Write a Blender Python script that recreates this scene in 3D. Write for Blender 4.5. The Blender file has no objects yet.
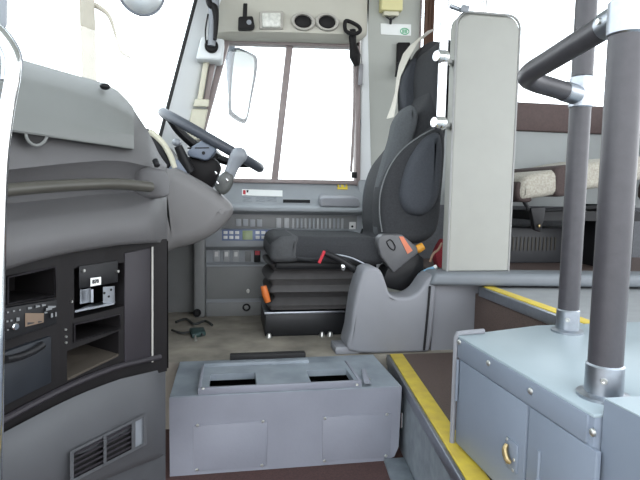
import bpy, bmesh, math, random
from mathutils import Vector, Matrix
random.seed(7)
sc = bpy.context.scene
COL = sc.collection
PI = math.pi
V = Vector

# ------------------------------------------------------------------ camera
CAM = V((0, 0, 0.60)); FPX = 520.0
_a, _p, _r = math.radians(10), math.radians(4.9), math.radians(1.0)
_F = V((math.sin(_a)*math.cos(_p), math.cos(_a)*math.cos(_p), -math.sin(_p)))
_R0 = V((math.cos(_a), -math.sin(_a), 0)); _U0 = _R0.cross(_F)
_R = _R0*math.cos(_r)+_U0*math.sin(_r); _U = -_R0*math.sin(_r)+_U0*math.cos(_r)
cd = bpy.data.cameras.new('camera'); cam = bpy.data.objects.new('camera', cd); COL.objects.link(cam)
M = Matrix.Identity(4)
for i in range(3):
    M[i][0] = _R[i]; M[i][1] = _U[i]; M[i][2] = -_F[i]; M[i][3] = CAM[i]
cam.matrix_world = M
cd.sensor_width = 36; cd.lens = FPX/640*36; cd.clip_start = 0.02; cd.clip_end = 300
sc.camera = cam

# measuring helpers: a sight line of the photograph met with a real plane of the bus
def ray(x, y): return _F + _R*((x-320)/FPX) + _U*((240-y)/FPX)
def D(x, y, d): return CAM + ray(x, y)*d
def PY(x, y, Y): r = ray(x, y); return CAM + r*((Y-CAM.y)/r.y)
def PX(x, y, X): r = ray(x, y); return CAM + r*((X-CAM.x)/r.x)
def PZ(x, y, Z): r = ray(x, y); return CAM + r*((Z-CAM.z)/r.z)
def lerp(t, x):
    if x <= t[0][0]:
        a, b = t[0], t[1]
    elif x >= t[-1][0]:
        a, b = t[-2], t[-1]
    else:
        for a, b in zip(t, t[1:]):
            if a[0] <= x <= b[0]: break
    return a[1] + (b[1]-a[1])*(x-a[0])/(b[0]-a[0])

# ------------------------------------------------------------------ materials
def lin(c):
    return tuple(((v/255)/12.92 if v/255 <= .04045 else ((v/255+.055)/1.055)**2.4) for v in c)
MATS = {}
def mat(name, rgb, rough=.55, metal=0, var=.06, scale=30, bump=0, bscale=300, coat=0, rgb2=None, spec=.5):
    m = bpy.data.materials.new(name); m.use_nodes = True
    nt = m.node_tree; b = nt.nodes['Principled BSDF']
    c = lin(rgb); c2 = lin(rgb2) if rgb2 else tuple(v*(1-var*2) for v in c)
    tc = nt.nodes.new('ShaderNodeTexCoord'); n = nt.nodes.new('ShaderNodeTexNoise')
    n.inputs['Scale'].default_value = scale; n.inputs['Detail'].default_value = 5
    nt.links.new(tc.outputs['Object'], n.inputs['Vector'])
    r = nt.nodes.new('ShaderNodeValToRGB')
    r.color_ramp.elements[0].position = .3; r.color_ramp.elements[1].position = .7
    r.color_ramp.elements[0].color = (*c2, 1); r.color_ramp.elements[1].color = (*c, 1)
    nt.links.new(n.outputs['Fac'], r.inputs['Fac']); nt.links.new(r.outputs['Color'], b.inputs['Base Color'])
    b.inputs['Roughness'].default_value = rough; b.inputs['Metallic'].default_value = metal
    b.inputs['Coat Weight'].default_value = coat
    b.inputs['Specular IOR Level'].default_value = spec
    if bump:
        n2 = nt.nodes.new('ShaderNodeTexNoise'); n2.inputs['Scale'].default_value = bscale
        nt.links.new(tc.outputs['Object'], n2.inputs['Vector'])
        bp = nt.nodes.new('ShaderNodeBump'); bp.inputs['Strength'].default_value = bump; bp.inputs['Distance'].default_value = .002
        nt.links.new(n2.outputs['Fac'], bp.inputs['Height']); nt.links.new(bp.outputs['Normal'], b.inputs['Normal'])
    MATS[name] = m; return m
def glassmat(name, tint, gl=.06):
    m = bpy.data.materials.new(name); m.use_nodes = True; nt = m.node_tree
    nt.nodes.remove(nt.nodes['Principled BSDF']); out = nt.nodes['Material Output']
    t = nt.nodes.new('ShaderNodeBsdfTransparent'); t.inputs['Color'].default_value = (*tint, 1)
    g = nt.nodes.new('ShaderNodeBsdfGlossy'); g.inputs['Roughness'].default_value = .02
    x = nt.nodes.new('ShaderNodeMixShader'); x.inputs[0].default_value = gl
    nt.links.new(t.outputs[0], x.inputs[1]); nt.links.new(g.outputs[0], x.inputs[2]); nt.links.new(x.outputs[0], out.inputs['Surface'])
    MATS[name] = m; return m
def emit(name, rgb, s):
    m = mat(name, rgb, .3); b = m.node_tree.nodes['Principled BSDF']
    b.inputs['Emission Color'].default_value = (*lin(rgb), 1); b.inputs['Emission Strength'].default_value = s; return m

GLASS = glassmat('clear_glass', (.96, .98, .98))
HOUS = mat('housing_plastic', (120, 118, 118), .5, bump=.25, bscale=900, scale=6, var=.03)
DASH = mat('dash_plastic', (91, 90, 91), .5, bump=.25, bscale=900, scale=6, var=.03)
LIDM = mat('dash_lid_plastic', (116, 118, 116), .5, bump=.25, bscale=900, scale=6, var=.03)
FASC = mat('fascia_plastic', (28, 26, 27), .5, scale=12, var=.1, spec=.18)
FASCP = mat('fascia_panel', (50, 47, 51), .45, scale=12, var=.06, spec=.25)
BLACK = mat('black_plastic', (30, 30, 32), .42, var=.1, spec=.25)
DARK = mat('recess_shade', (26, 25, 25), .7, var=.1)  # dark colour standing in for the shade inside holes and recesses
RUBBER = mat('black_rubber', (38, 37, 38), .7, bump=.3, bscale=200)
SKIRT = mat('skirt_plastic', (80, 81, 84), .55, bump=.2, bscale=900, scale=8, var=.04)
RAILM = mat('rail_vinyl', (74, 72, 66), .38, scale=40, var=.08)
CHROME = mat('chrome', (225, 225, 225), .12, 1, var=.02)
ALU = mat('brushed_aluminium', (168, 173, 180), .38, 1, var=.06, scale=80)
BOXM = mat('grey_painted_steel', (138, 140, 150), .45, scale=7, var=.06, bump=.12, bscale=120)
BOXT = mat('worn_grey_steel', (150, 158, 166), .4, scale=9, rgb2=(116, 124, 132), bump=.12, bscale=100)
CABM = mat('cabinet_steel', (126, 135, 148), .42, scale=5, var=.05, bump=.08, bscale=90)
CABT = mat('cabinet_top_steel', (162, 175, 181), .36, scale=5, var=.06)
SCREW = mat('zinc_screw', (205, 205, 200), .3, .9)
BRASS = mat('old_brass', (172, 152, 112), .35, .9)
PANEL = mat('cream_vinyl', (160, 160, 154), .55, scale=14, var=.02, bump=.15, bscale=500)
PIPE = mat('grey_piping', (150, 150, 148), .5)
SPIPE = mat('seat_piping', (112, 115, 116), .8)
CFRONT = mat('cushion_front_cloth', (78, 79, 81), .92, scale=150, var=.1, bump=.5, bscale=700)
WALLM = mat('grey_wall_lining', (172, 174, 168), .6, scale=4, var=.03, bump=.1, bscale=500)
PILL = mat('white_pillar_lining', (222, 225, 226), .55, scale=4, var=.02)
HEAD = mat('beige_header_lining', (186, 183, 172), .6, scale=5, var=.03, bump=.1, bscale=500)
HEADLO = mat('beige_header_trim', (172, 168, 160), .55, var=.03)
CEIL = mat('ceiling_lining', (236, 237, 232), .8, scale=4, var=.02)
CONS = mat('console_plastic', (150, 154, 158), .5, scale=8, var=.04, bump=.15, bscale=700)
CONSD = mat('console_dark_plastic', (126, 127, 127), .5, scale=8, var=.06)
SWITCH = mat('switch_grey', (166, 168, 170), .4)
SWLIGHT = mat('switch_white', (212, 212, 210), .4)
FRAME = mat('window_frame_grey', (146, 134, 132), .45, scale=20, var=.06)  # grey lightened to carry the glare of the bright window
FLOORD = mat('dirty_grey_vinyl', (168, 160, 147), .7, scale=9, rgb2=(124, 119, 110), bump=.3, bscale=60)
BROWNF = mat('brown_floor_vinyl', (98, 82, 76), .65, scale=260, rgb2=(74, 62, 58), bump=.2, bscale=400)
REDF = mat('dark_red_floor', (92, 66, 62), .7, scale=200, rgb2=(70, 50, 48))
STEPM = mat('scuffed_step_metal', (138, 146, 152), .5, .1, scale=22, rgb2=(110, 118, 124), bump=.2, bscale=70)
YEL = mat('yellow_strip', (214, 190, 66), .6, scale=25, rgb2=(194, 168, 70))
GREYP = mat('grey_moulded_plastic', (132, 133, 138), .5, scale=10, var=.03, bump=.15, bscale=600)
LEDGE = mat('grey_ledge_trim', (112, 117, 122), .5, scale=10, var=.04)
SEATD = mat('charcoal_seat_cloth', (54, 55, 58), .92, scale=150, var=.14, bump=.5, bscale=700)
SEATG = mat('slate_seat_cloth', (84, 87, 90), .92, scale=150, var=.1, bump=.5, bscale=700)
SEATB = mat('blue_grey_seat_cloth', (66, 69, 75), .92, scale=150, var=.1, bump=.5, bscale=700)
BELLOW = mat('dark_bellow', (78, 76, 76), .7, var=.08, bump=.2, bscale=200)
PEDM = mat('black_steel', (36, 37, 40), .42, .2, scale=16, var=.2)
ORANGE = mat('orange_plastic', (218, 116, 50), .45)
ORSTK = mat('orange_sticker', (214, 124, 92), .5)
RED = mat('red_plastic', (196, 48, 62), .4)
WHITE = mat('white_plastic', (232, 232, 228), .5, var=.02)
PAPER = mat('white_paper', (236, 238, 236), .7, var=.01)
CREAMC = mat('cream_cloth', (222, 217, 206), .9, var=.04, scale=60)
CREAMB = mat('cream_yellow_plastic', (214, 206, 152), .5, var=.02)
BEIGE = mat('beige_plastic', (206, 202, 182), .5, var=.03)
WHEELM = mat('wheel_grip', (72, 76, 84), .42, bump=.15, bscale=300)
PODM = mat('blue_grey_plastic', (110, 119, 134), .42, var=.03)
LEVERM = mat('grey_lever_plastic', (134, 138, 144), .4, var=.04)
LCD = mat('green_lcd', (138, 152, 110), .3)
BLUEP = mat('blue_button_plate', (104, 118, 152), .45)
AMBER = mat('amber_display', (112, 94, 78), .35, var=.05)
YSTK = mat('yellow_sticker', (222, 196, 70), .5)
BROWNT = mat('brown_trim', (86, 70, 68), .7, scale=80, var=.1)
BROWNC = mat('brown_curtain_cloth', (120, 92, 78), .9, scale=60, var=.1)
POLEM = mat('grey_pole_grip', (64, 62, 66), .38, scale=60, var=.08, bump=.1, bscale=200)
CUSH = mat('woven_seat_cloth', (176, 172, 160), .95, scale=120, rgb2=(146, 140, 130), bump=.6, bscale=250)
CUSHB = mat('brown_seat_cloth', (74, 62, 60), .95, scale=120, var=.12, bump=.5, bscale=300)
WALLL = mat('lower_wall_carpet', (98, 100, 104), .9, scale=100, var=.1)
WALLG = mat('grey_side_lining', (158, 162, 162), .7, scale=6, var=.03)
MIRB = mat('mirror_housing', (116, 121, 130), .45, var=.05)
MIRR = mat('mirror_rim', (58, 61, 66), .4)
MGLASS = mat('mirror_glass', (226, 230, 232), .3, .8, var=.01)
GREEN = mat('green_print', (66, 176, 122), .6)
INKG = mat('grey_print', (150, 156, 162), .6)
INK = mat('black_print', (40, 40, 44), .6)
BLUEB = mat('light_blue_plastic', (132, 178, 206), .35)
TEAL = mat('teal_cable', (48, 70, 68), .5)
CONC = mat('pale_concrete', (156, 148, 134), .9, scale=3, var=.08)
ASPH = mat('pale_asphalt', (150, 150, 146), .95, scale=2, var=.08)

# ------------------------------------------------------------------ mesh helpers
def orient(bm): bmesh.ops.recalc_face_normals(bm, faces=bm.faces)
class MB:
    def __init__(s): s.bm = bmesh.new()
    def _in(s, b):
        orient(b); me = bpy.data.meshes.new('t'); b.to_mesh(me); b.free(); s.bm.from_mesh(me); bpy.data.meshes.remove(me); return s
    def hexa(s, p, bev=0, seg=2):            # p: 4 bottom loop, 4 top loop
        b = bmesh.new(); v = [b.verts.new(q) for q in p]
        for f in ((0,1,2,3),(4,5,6,7),(0,1,5,4),(1,2,6,5),(2,3,7,6),(3,0,4,7)): b.faces.new([v[i] for i in f])
        if bev: orient(b); bmesh.ops.bevel(b, geom=b.edges[:], offset=bev, segments=seg, affect='EDGES', profile=.5, clamp_overlap=True)
        return s._in(b)
    def box(s, x0, x1, y0, y1, z0, z1, bev=0, seg=2):
        return s.hexa([(x0,y0,z0),(x1,y0,z0),(x1,y1,z0),(x0,y1,z0),(x0,y0,z1),(x1,y0,z1),(x1,y1,z1),(x0,y1,z1)], bev, seg)
    def slab(s, quad, vec, bev=0, seg=2):    # quad of 3-D points swept by vec
        vec = V(vec); return s.hexa([V(q) for q in quad]+[V(q)+vec for q in quad], bev, seg)
    def prism(s, pts, vec, bev=0, seg=2):    # polygon swept by vec, bevelled
        b = bmesh.new(); vec = V(vec); lo = [b.verts.new(V(q)) for q in pts]; hi = [b.verts.new(V(q)+vec) for q in pts]; n = len(pts)
        b.faces.new(lo); b.faces.new(hi)
        for i in range(n): b.faces.new((lo[i], lo[(i+1)%n], hi[(i+1)%n], hi[i]))
        orient(b)
        if bev:
            es = [e for e in b.edges if e.calc_face_angle(0) > .5]
            bmesh.ops.bevel(b, geom=es, offset=bev, segments=seg, affect='EDGES', profile=.5, clamp_overlap=True)
        bmesh.ops.triangulate(b, faces=[f for f in b.faces if len(f.verts) > 4])
        return s._in(b)
    def rprism(s, pts, u, v, o, w, d, r, seg=4):   # smooth outline (2-D, in axes u,v at o) swept along w by d, both rims rounded by r
        u, v, o, w = V(u), V(v), V(o), V(w); n = len(pts); P = [V((a, b_)) for a, b_ in pts]
        area = sum(P[i].x*P[(i+1)%n].y-P[(i+1)%n].x*P[i].y for i in range(n))
        sg = 1 if area > 0 else -1; N = []
        for i in range(n):
            t = (P[(i+1)%n]-P[i-1]); t.normalize(); N.append(V((-t.y, t.x))*sg)
        rings = []
        for k in range(seg+1):
            a = k/seg*PI/2; rings.append((r*(1-math.sin(a)), r*(1-math.cos(a))))
        rings += [(i_, d-h) for i_, h in reversed(rings)]
        b = bmesh.new(); R = []
        for ins, h in rings:
            R.append([b.verts.new(o+u*(P[i].x+N[i].x*ins)+v*(P[i].y+N[i].y*ins)+w*h) for i in range(n)])
        for A, B in zip(R, R[1:]):
            for i in range(n): b.faces.new((A[i], A[(i+1)%n], B[(i+1)%n], B[i]))
        c = [b.faces.new(R[0]), b.faces.new(R[-1])]
        bmesh.ops.triangulate(b, faces=c)
        return s._in(b)
    def tube(s, pts, r, n=14, closed=False, caps=True, smooth=True, sub=6):
        pts = [V(p) for p in pts]
        if smooth and len(pts) > 2: pts = crom(pts, sub, closed)
        m = len(pts); rr = r if isinstance(r, (list, tuple)) else [r]*m
        if len(rr) != m: rr = [lerp([(i/(len(r)-1), q) for i, q in enumerate(r)], k/(m-1)) for k in range(m)]
        b = bmesh.new(); T = []
        for i in range(m):
            a = pts[i-1] if (i or closed) else pts[i]; c = pts[(i+1) % m] if (i < m-1 or closed) else pts[i]
            T.append((c-a).normalized())
        nrm = T[0].orthogonal().normalized(); R = []
        for i in range(m):
            nrm = (nrm-T[i]*nrm.dot(T[i])).normalized(); bi = T[i].cross(nrm)
            R.append([b.verts.new(pts[i]+(nrm*math.cos(q)+bi*math.sin(q))*rr[i]) for q in (2*PI*k/n for k in range(n))])
        for i in range(m if closed else m-1):
            A, B = R[i], R[(i+1) % m]
            sh = 0
            if closed and i == m-1: sh = min(range(n), key=lambda q: (A[0].co-B[q].co).length)
            for k in range(n): b.faces.new((A[k], A[(k+1)%n], B[(k+1+sh)%n], B[(k+sh)%n]))
        if caps and not closed: b.faces.new(R[0]); b.faces.new(R[-1])
        return s._in(b)
    def cyl(s, p, q, r, n=20, bev=0, r2=None):
        p, q = V(p), V(q); t = (q-p).normalized(); a = t.orthogonal().normalized(); c = t.cross(a); L = (q-p).length
        r2 = r if r2 is None else r2
        prof = [(0, 0), (r-bev, 0), (r, bev), (r2, L-bev), (r2-bev, L), (0, L)] if bev else [(0, 0), (r, 0), (r2, L), (0, L)]
        return s.lathe(p, t, prof, n)
    def lathe(s, p, t, prof, n=24):          # prof: (radius, height) along axis t from p
        p, t = V(p), V(t).normalized(); a = t.orthogonal().normalized(); c = t.cross(a); b = bmesh.new(); R = []
        for r, h in prof:
            R.append([b.verts.new(p+t*h)] if r < 1e-6 else [b.verts.new(p+t*h+(a*math.cos(2*PI*k/n)+c*math.sin(2*PI*k/n))*r) for k in range(n)])
        for A, B in zip(R, R[1:]):
            for k in range(n):
                f = [A[k % len(A)], A[(k+1) % len(A)], B[(k+1) % len(B)], B[k % len(B)]]
                g = []
                for x in f:
                    if x not in g: g.append(x)
                if len(g) > 2: b.faces.new(g)
        return s._in(b)
    def ell(s, c, ax, ay, az, n=20, m=12, p=1.0):     # ellipsoid with half-axis vectors; p<1 squarer
        c, ax, ay, az = V(c), V(ax), V(ay), V(az); b = bmesh.new(); R = []
        f = lambda x: math.copysign(abs(x)**p, x)
        for i in range(m+1):
            th = PI*i/m; st, ct = f(math.sin(th)), f(math.cos(th))
            if i in (0, m): R.append([b.verts.new(c+az*ct)])
            else: R.append([b.verts.new(c+ax*(st*f(math.cos(2*PI*k/n)))+ay*(st*f(math.sin(2*PI*k/n)))+az*ct) for k in range(n)])
        for A, B in zip(R, R[1:]):
            for k in range(n):
                g = []
                for x in (A[k % len(A)], A[(k+1) % len(A)], B[(k+1) % len(B)], B[k % len(B)]):
                    if x not in g: g.append(x)
                b.faces.new(g)
        return s._in(b)
    def loft(s, rows, thick=None):           # rows of equal length; thick: vector making it a closed shell
        b = bmesh.new(); G = [[b.verts.new(V(p)) for p in r] for r in rows]; nr, nc = len(G), len(G[0])
        for i in range(nr-1):
            for j in range(nc-1): b.faces.new((G[i][j], G[i][j+1], G[i+1][j+1], G[i+1][j]))
        if thick is not None:
            t = V(thick); H = [[b.verts.new(v.co+t) for v in r] for r in G]
            for i in range(nr-1):
                for j in range(nc-1): b.faces.new((H[i][j], H[i][j+1], H[i+1][j+1], H[i+1][j]))
            for j in range(nc-1):
                for i in (0, nr-1): b.faces.new((G[i][j], G[i][j+1], H[i][j+1], H[i][j]))
            for i in range(nr-1):
                for j in (0, nc-1): b.faces.new((G[i][j], G[i+1][j], H[i+1][j], H[i][j]))
        return s._in(b)
    def rings(s, R, caps=True):              # closed rings lofted
        b = bmesh.new(); G = [[b.verts.new(V(p)) for p in r] for r in R]; n = len(G[0])
        for A, B in zip(G, G[1:]):
            for k in range(n): b.faces.new((A[k], A[(k+1)%n], B[(k+1)%n], B[k]))
        if caps: b.faces.new(G[0]); b.faces.new(G[-1])
        return s._in(b)
    def build(s, name, m, parent=None, ang=35, origin=None):
        bm = s.bm; bmesh.ops.remove_doubles(bm, verts=bm.verts, dist=1e-6)
        for f in bm.faces: f.smooth = True
        for e in bm.edges:
            if len(e.link_faces) == 2 and e.calc_face_angle(0) > math.radians(ang): e.smooth = False
        off = V((0, 0, 0)); p = parent
        while p is not None: off += p.location; p = p.parent
        if parent is None:
            cs = [v.co for v in bm.verts]
            lo = V([min(c[i] for c in cs) for i in range(3)]); hi = V([max(c[i] for c in cs) for i in range(3)])
            off = V(((lo.x+hi.x)/2, (lo.y+hi.y)/2, lo.z)) if origin is None else V(origin)
        for v in bm.verts: v.co -= off
        me = bpy.data.meshes.new(name); bm.to_mesh(me); bm.free(); me.materials.append(m)
        o = bpy.data.objects.new(name, me); COL.objects.link(o)
        if parent is not None: o.parent = parent
        else: o.location = off
        return o
def crom(P, sub=6, closed=False):
    n = len(P); out = []
    for i in range(n if closed else n-1):
        g = lambda k: P[k % n] if closed else P[max(0, min(n-1, k))]
        a, b, c, d = g(i-1), g(i), g(i+1), g(i+2)
        for k in range(sub):
            t = k/sub
            out.append(.5*((2*b)+(c-a)*t+(2*a-5*b+4*c-d)*t*t+(3*b-a-3*c+d)*t**3))
    if not closed: out.append(P[-1])
    return out
def spl(pts, sub=6, closed=True): return [tuple(p) for p in crom([V((a, b)) for a, b in pts], sub, closed)]
def tag(o, label, cat, group=None):
    o['label'] = label; o['category'] = cat
    if group: o['group'] = group
    return o
def thing(name, label, cat, loc, group=None):
    o = bpy.data.objects.new(name, None); COL.objects.link(o); o.location = V(loc); o.empty_display_size = .05
    return tag(o, label, cat, group)
def struct(o):
    o['kind'] = 'structure'; return o
def text(name, s, size, m, parent, origin, ux, uy, depth=.0006):   # printed lettering as a thin mesh
    c = bpy.data.curves.new('lettering', 'FONT'); c.body = s; c.size = size; c.align_x = 'CENTER'; c.align_y = 'CENTER'; c.extrude = depth; c.offset = size*.02
    t = bpy.data.objects.new('lettering', c); COL.objects.link(t)
    bpy.context.view_layer.update()
    me = bpy.data.meshes.new_from_object(t.evaluated_get(bpy.context.evaluated_depsgraph_get()))
    bpy.data.objects.remove(t)
    ux = V(ux).normalized(); uy = V(uy); uy = (uy-ux*uy.dot(ux)).normalized(); w = ux.cross(uy)
    mb = MB(); mb.bm.from_mesh(me); bpy.data.meshes.remove(me)
    for v in mb.bm.verts: v.co = V(origin)+ux*v.co.x+uy*v.co.y+w*v.co.z
    return mb.build(name, m, parent)
def cut(o, cutter_mb):                        # boolean difference, baked into the mesh
    k = cutter_mb.build('cutter', DARK); md = o.modifiers.new('b', 'BOOLEAN'); md.object = k; md.operation = 'DIFFERENCE'; md.solver = 'EXACT'
    bpy.context.view_layer.update()
    me = bpy.data.meshes.new_from_object(o.evaluated_get(bpy.context.evaluated_depsgraph_get()))
    o.modifiers.clear(); o.data = me; bpy.data.objects.remove(k)
    return o
UP = V((0, 0, 1)); AY = V((0, 1, 0)); AX = V((1, 0, 0))
WY = 2.78          # inner face of the driver's side wall

# ================================================================== SHELL
def qz(pts, z0, z1): return [(x, y, z0) for x, y in pts], (0, 0, z1-z0)
STEP = lambda y: .598-(1.857-y)*.1207        # x of the first step's edge at depth y
struct(MB().box(-1.3, .9, 1.862, 2.86, -.3, 0).build('floor', FLOORD))
struct(MB().box(-1.3, STEP(1.0)+.16, -.5, 1.86, -.32, -.243).build('floor', REDF))
struct(MB().prism([(STEP(-.2)+.012, -.2, -.03), (1.7, -.2, -.03), (1.7, 1.25, -.03), (.975, 1.25, -.03), (.975, 1.9, -.03), (.905, 1.9, -.03), (.905, 1.861, -.03), (STEP(1.861)+.012, 1.861, -.03)], (0, 0, .03)).build('floor', BROWNF))
struct(MB().box(.976, 3.4, 1.25, 1.893, .10, .256).build('floor', mat('grey_step_tread', (140, 142, 144), .5, scale=20, var=.06)))
struct(MB().box(.93, 3.4, 1.91, 2.86, .18, .262).build('floor', BROWNF))
# first step: riser plate, aluminium nose, yellow strip
r0, r1 = (STEP(-.2), -.2), (STEP(1.86), 1.86)
struct(MB().prism([(r0[0], r0[1], -.243), (r1[0], r1[1], -.243), (r1[0]+.012, r1[1], -.243), (r0[0]+.012, r0[1], -.243)], (0, 0, .21)).build('trim_1', STEPM))
def nosing(x0, y0, x1, y1, z, wid, label, aluw):
    t = thing('step_nosing', label, 'step edge', (x0, (y0+y1)/2, z), None)
    MB().prism([(x0-.006, y0, z-.034), (x1-.006, y1, z-.034), (x1+aluw, y1, z-.034), (x0+aluw, y0, z-.034)], (0, 0, .036), .003).build('aluminium_edge', ALU, t)['label'] = 'bare aluminium edge'
    MB().prism([(x0+aluw, y0, z-.002), (x1+aluw, y1, z-.002), (x1+aluw+wid, y1, z-.002), (x0+aluw+wid, y0, z-.002)], (0, 0, .0065), .0015).build('yellow_strip', YEL, t)['label'] = 'worn yellow tread strip'
nosing(r0[0], r0[1], STEP(1.857), 1.857, 0, .05, 'yellow striped edge of the lower step beside the grey box', .007)
struct(MB().box(.962, .975, 1.25, 1.893, 0, .225).build('trim_2', BROWNF))
nosing(.955, 1.25, .955, 1.845, .258, .04, 'yellow striped edge of the upper step behind the two dark poles', .012)
# stepwell side strip next to the riser
struct(MB().prism([(STEP(.8)-.07, .8, -.243), (STEP(.8)-.001, .8, -.243), (STEP(1.53)-.001, 1.53, -.243), (STEP(1.53)-.07, 1.53, -.243)], (0, 0, .012), .003).build('trim_3', STEPM))
# driver side wall
w = MB()
YO = WY+.09
xl = -.075
w.box(-1.3, 3.4, WY, YO, -.3, .655)
w.box(-.10, 1.022, WY, YO, 1.56, 2.15)
w.box(.70, 1.022, WY, YO, .655, 1.56)
w.box(1.022, 3.4, WY, YO, .655, 1.145)
w.box(2.9, 3.4, WY, YO, 1.145, 2.15)
w.box(1.022, 2.9, WY, YO, 1.90, 2.15)
struct(w.build('wall_right', WALLM))
# cream pillar between windscreen and driver's window (leaning prism)
def lineP(p, q, Y, z):
    a, b = PY(*p, Y), PY(*q, Y); t = (z-a.z)/(b.z-a.z); return a+(b-a)*t
zl, zh = .5, 2.15
f0, f1 = [lineP((163, 130), (197, 0), 2.62, z) for z in (zl, zh)]
s0, s1 = [lineP((204, 135), (224, 45), 2.765, z) for z in (zl, zh)]
pts = []
for f, s_ in ((f0, s0), (f1, s1)):
    m1 = f*.55+s_*.45+V((.0, -.02, 0))
    pts.append([f+V((0, 0, 0)), m1, s_, s_+V((0, .10, 0)), f+V((-.03, .2, 0))])
struct(MB().rings(pts).build('pillar', PILL))
seal = MB().tube([f0+V((-.006, .0, 0)), f1+V((-.006, .0, 0))], .0085, 10, smooth=False)
# windscreen: bent glass sheet from the driver's pillar round to the door pillar
plan = [(f0.x-.01, 2.64), (-.55, 2.6), (-.85, 2.35), (-1.0, 1.8), (-1.05, 1.2), (-1.0, .6), (-.86, .2), (-.55, -.1)]
plan = [V((a, b, 0)) for a, b in plan]
rowsz = []
for k in range(7):
    z = .70+k*.242; sh = .18*(k/6)
    ln = lineP((163, 130), (197, 0), 2.62, z)
    c = crom([V((ln.x-.012, 2.64, 0))]+[p+V((sh, 0, 0)) for p in plan[1:]], 4)
    rowsz.append([V((p.x, p.y, z)) for p in c])
ws = struct(MB().loft(rowsz, (-.006, .003, 0)).build('window_1', GLASS))
seal.build('rubber_seal', RUBBER, ws)
struct(MB().prism([(-1.12, .1, .3), (-.92, .1, .3), (-.92, 2.7, .3), (-1.12, 2.7, .3)], (0, 0, .42), .02).build('trim_4', DASH))
# driver's side window
wn = thing('window_2', 'x', 'x', (.3, WY, .66)); del wn['label']; del wn['category']; wn['kind'] = 'structure'
tl, tr, br, bl = PY(213, 43, WY), PY(356, 47, WY), PY(356, 182, WY), PY(195, 179, WY)
def framebar(mb, a, b, wd, y0=-.03, y1=.03, bev=.004):
    a, b = V(a), V(b); t = (b-a).normalized(); n_ = t.cross(AY).normalized()*wd/2
    mb.slab([a+n_+AY*y0, b+n_+AY*y0, b-n_+AY*y0, a-n_+AY*y0], AY*(y1-y0), bev)
fb = MB()
framebar(fb, tl+V((-.1, 0, .012)), tr+V((.012, 0, .012)), .042); framebar(fb, tr+V((.004, 0, .02)), br+V((.004, 0, -.02)), .026)
framebar(fb, bl+V((-.1, 0, -.004)), br+V((.01, 0, -.004)), .022); framebar(fb, lineP((211, 100), (226, 45), WY, .64), lineP((211, 100), (226, 45), WY, 1.4), .03)
fb.build('window_frame', FRAME, wn)
d0, d1 = PY(274.5, 181, WY), PY(290, 44, WY)
fb = MB(); framebar(fb, d0+AY*.01, d1+AY*.01, .034, -.02, .02); fb.build('window_divider', FRAME, wn)
MB().slab([bl+AY*.035, br+AY*.035, tr+AY*.035, tl+AY*.035], AY*.005).build('glass', GLASS, wn)
lt = PY(353.5, 176, WY); MB().hexa([lt+V(q) for q in ((-.02,-.05,-.012),(.008,-.05,-.012),(.008,-.028,-.012),(-.02,-.028,-.012),(-.02,-.05,.02),(.008,-.05,.02),(.008,-.028,.02),(-.02,-.028,.02))], .003).build('window_catch', BLACK, wn)
# passenger window
wn2 = thing('window_3', 'x', 'x', (2, WY, 1.14)); del wn2['label']; del wn2['category']; wn2['kind'] = 'structure'
MB().box(1.02, 2.92, WY+.04, WY+.046, 1.12, 1.91).build('glass', GLASS, wn2)
fb = MB(); fb.box(1.018, 1.028, WY-.01, WY+.05, 1.13, 1.91, .004); fb.box(1.02, 2.92, WY-.01, WY+.05, 1.88, 1.91, .004); fb.box(2.88, 2.92, WY-.01, WY+.05, 1.13, 1.91, .004); fb.build('window_frame', FRAME, wn2)
struct(MB().box(1.03, 3.4, WY-.035, WY, .985, 1.145, .012).build('trim_5', BROWNT))
struct(MB().box(1.03, 3.4, WY-.012, WY, .26, .985).build('trim_6', WALLG))
struct(MB().box(1.0, 3.4, WY-.06, WY-.012, .26, .56, .006).build('trim_7', WALLL))
# ceiling and header lining above the driver's window
struct(MB().box(-1.0, 3.4, -.2, 2.9, 2.15, 2.2).build('ceiling', CEIL))
hd = []
for px, yb, pull in ((205, 40, .0), (214, 40, .09), (232, 41.5, .13), (290, 43, .14), (340, 44.5, .14), (356, 44, .12), (366, 36, .04)):
    b_ = PY(px, yb, WY-.02); x, z = b_.x, b_.z
    hd.append([V((x, WY, z+.0)), V((x, WY-pull*.75, z+.0)), V((x, WY-pull, z+.018)), V((x, WY-pull*.98, z+.05)), V((x, WY-pull*.6, z+.24)), V((x, WY-pull*.3-.02, z+.40)), V((x, WY, z+.55))])
struct(MB().rings(hd).build('trim_8', HEAD, ang=50))
seam = MB().tube([PY(368.5, -8, WY-.008), PY(367.5, 20, WY-.008), PY(364, 36, WY-.012), PY(357, 41, WY-.05)], .004, 8); struct(seam.build('trim_9', RUBBER))
# pillar lining step right of the window
struct(MB().slab([PY(359, 190, WY), PY(371, 190, WY), PY(366.5, -5, WY), PY(361.5, -5, WY)], (0, -.018, 0), .008).build('trim_10', PILL))
struct(MB().slab([PY(356, 240, WY), PY(384, 240, WY), PY(380, 180, WY), PY(357, 180, WY)], (0, -.05, 0), .015).build('trim_11', CONS))
# bulkhead under the windscreen, in front of the pedals
struct(MB().prism([(-.95, 1.3, 0), (-.95, 1.3, .78), (-.5, 1.3, .80), (-.32, 1.3, .66), (-.30, 1.3, .35), (-.30, 1.3, 0)], (0, WY-1.3, 0), .02).build('wall_front', CONSD))

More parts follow.
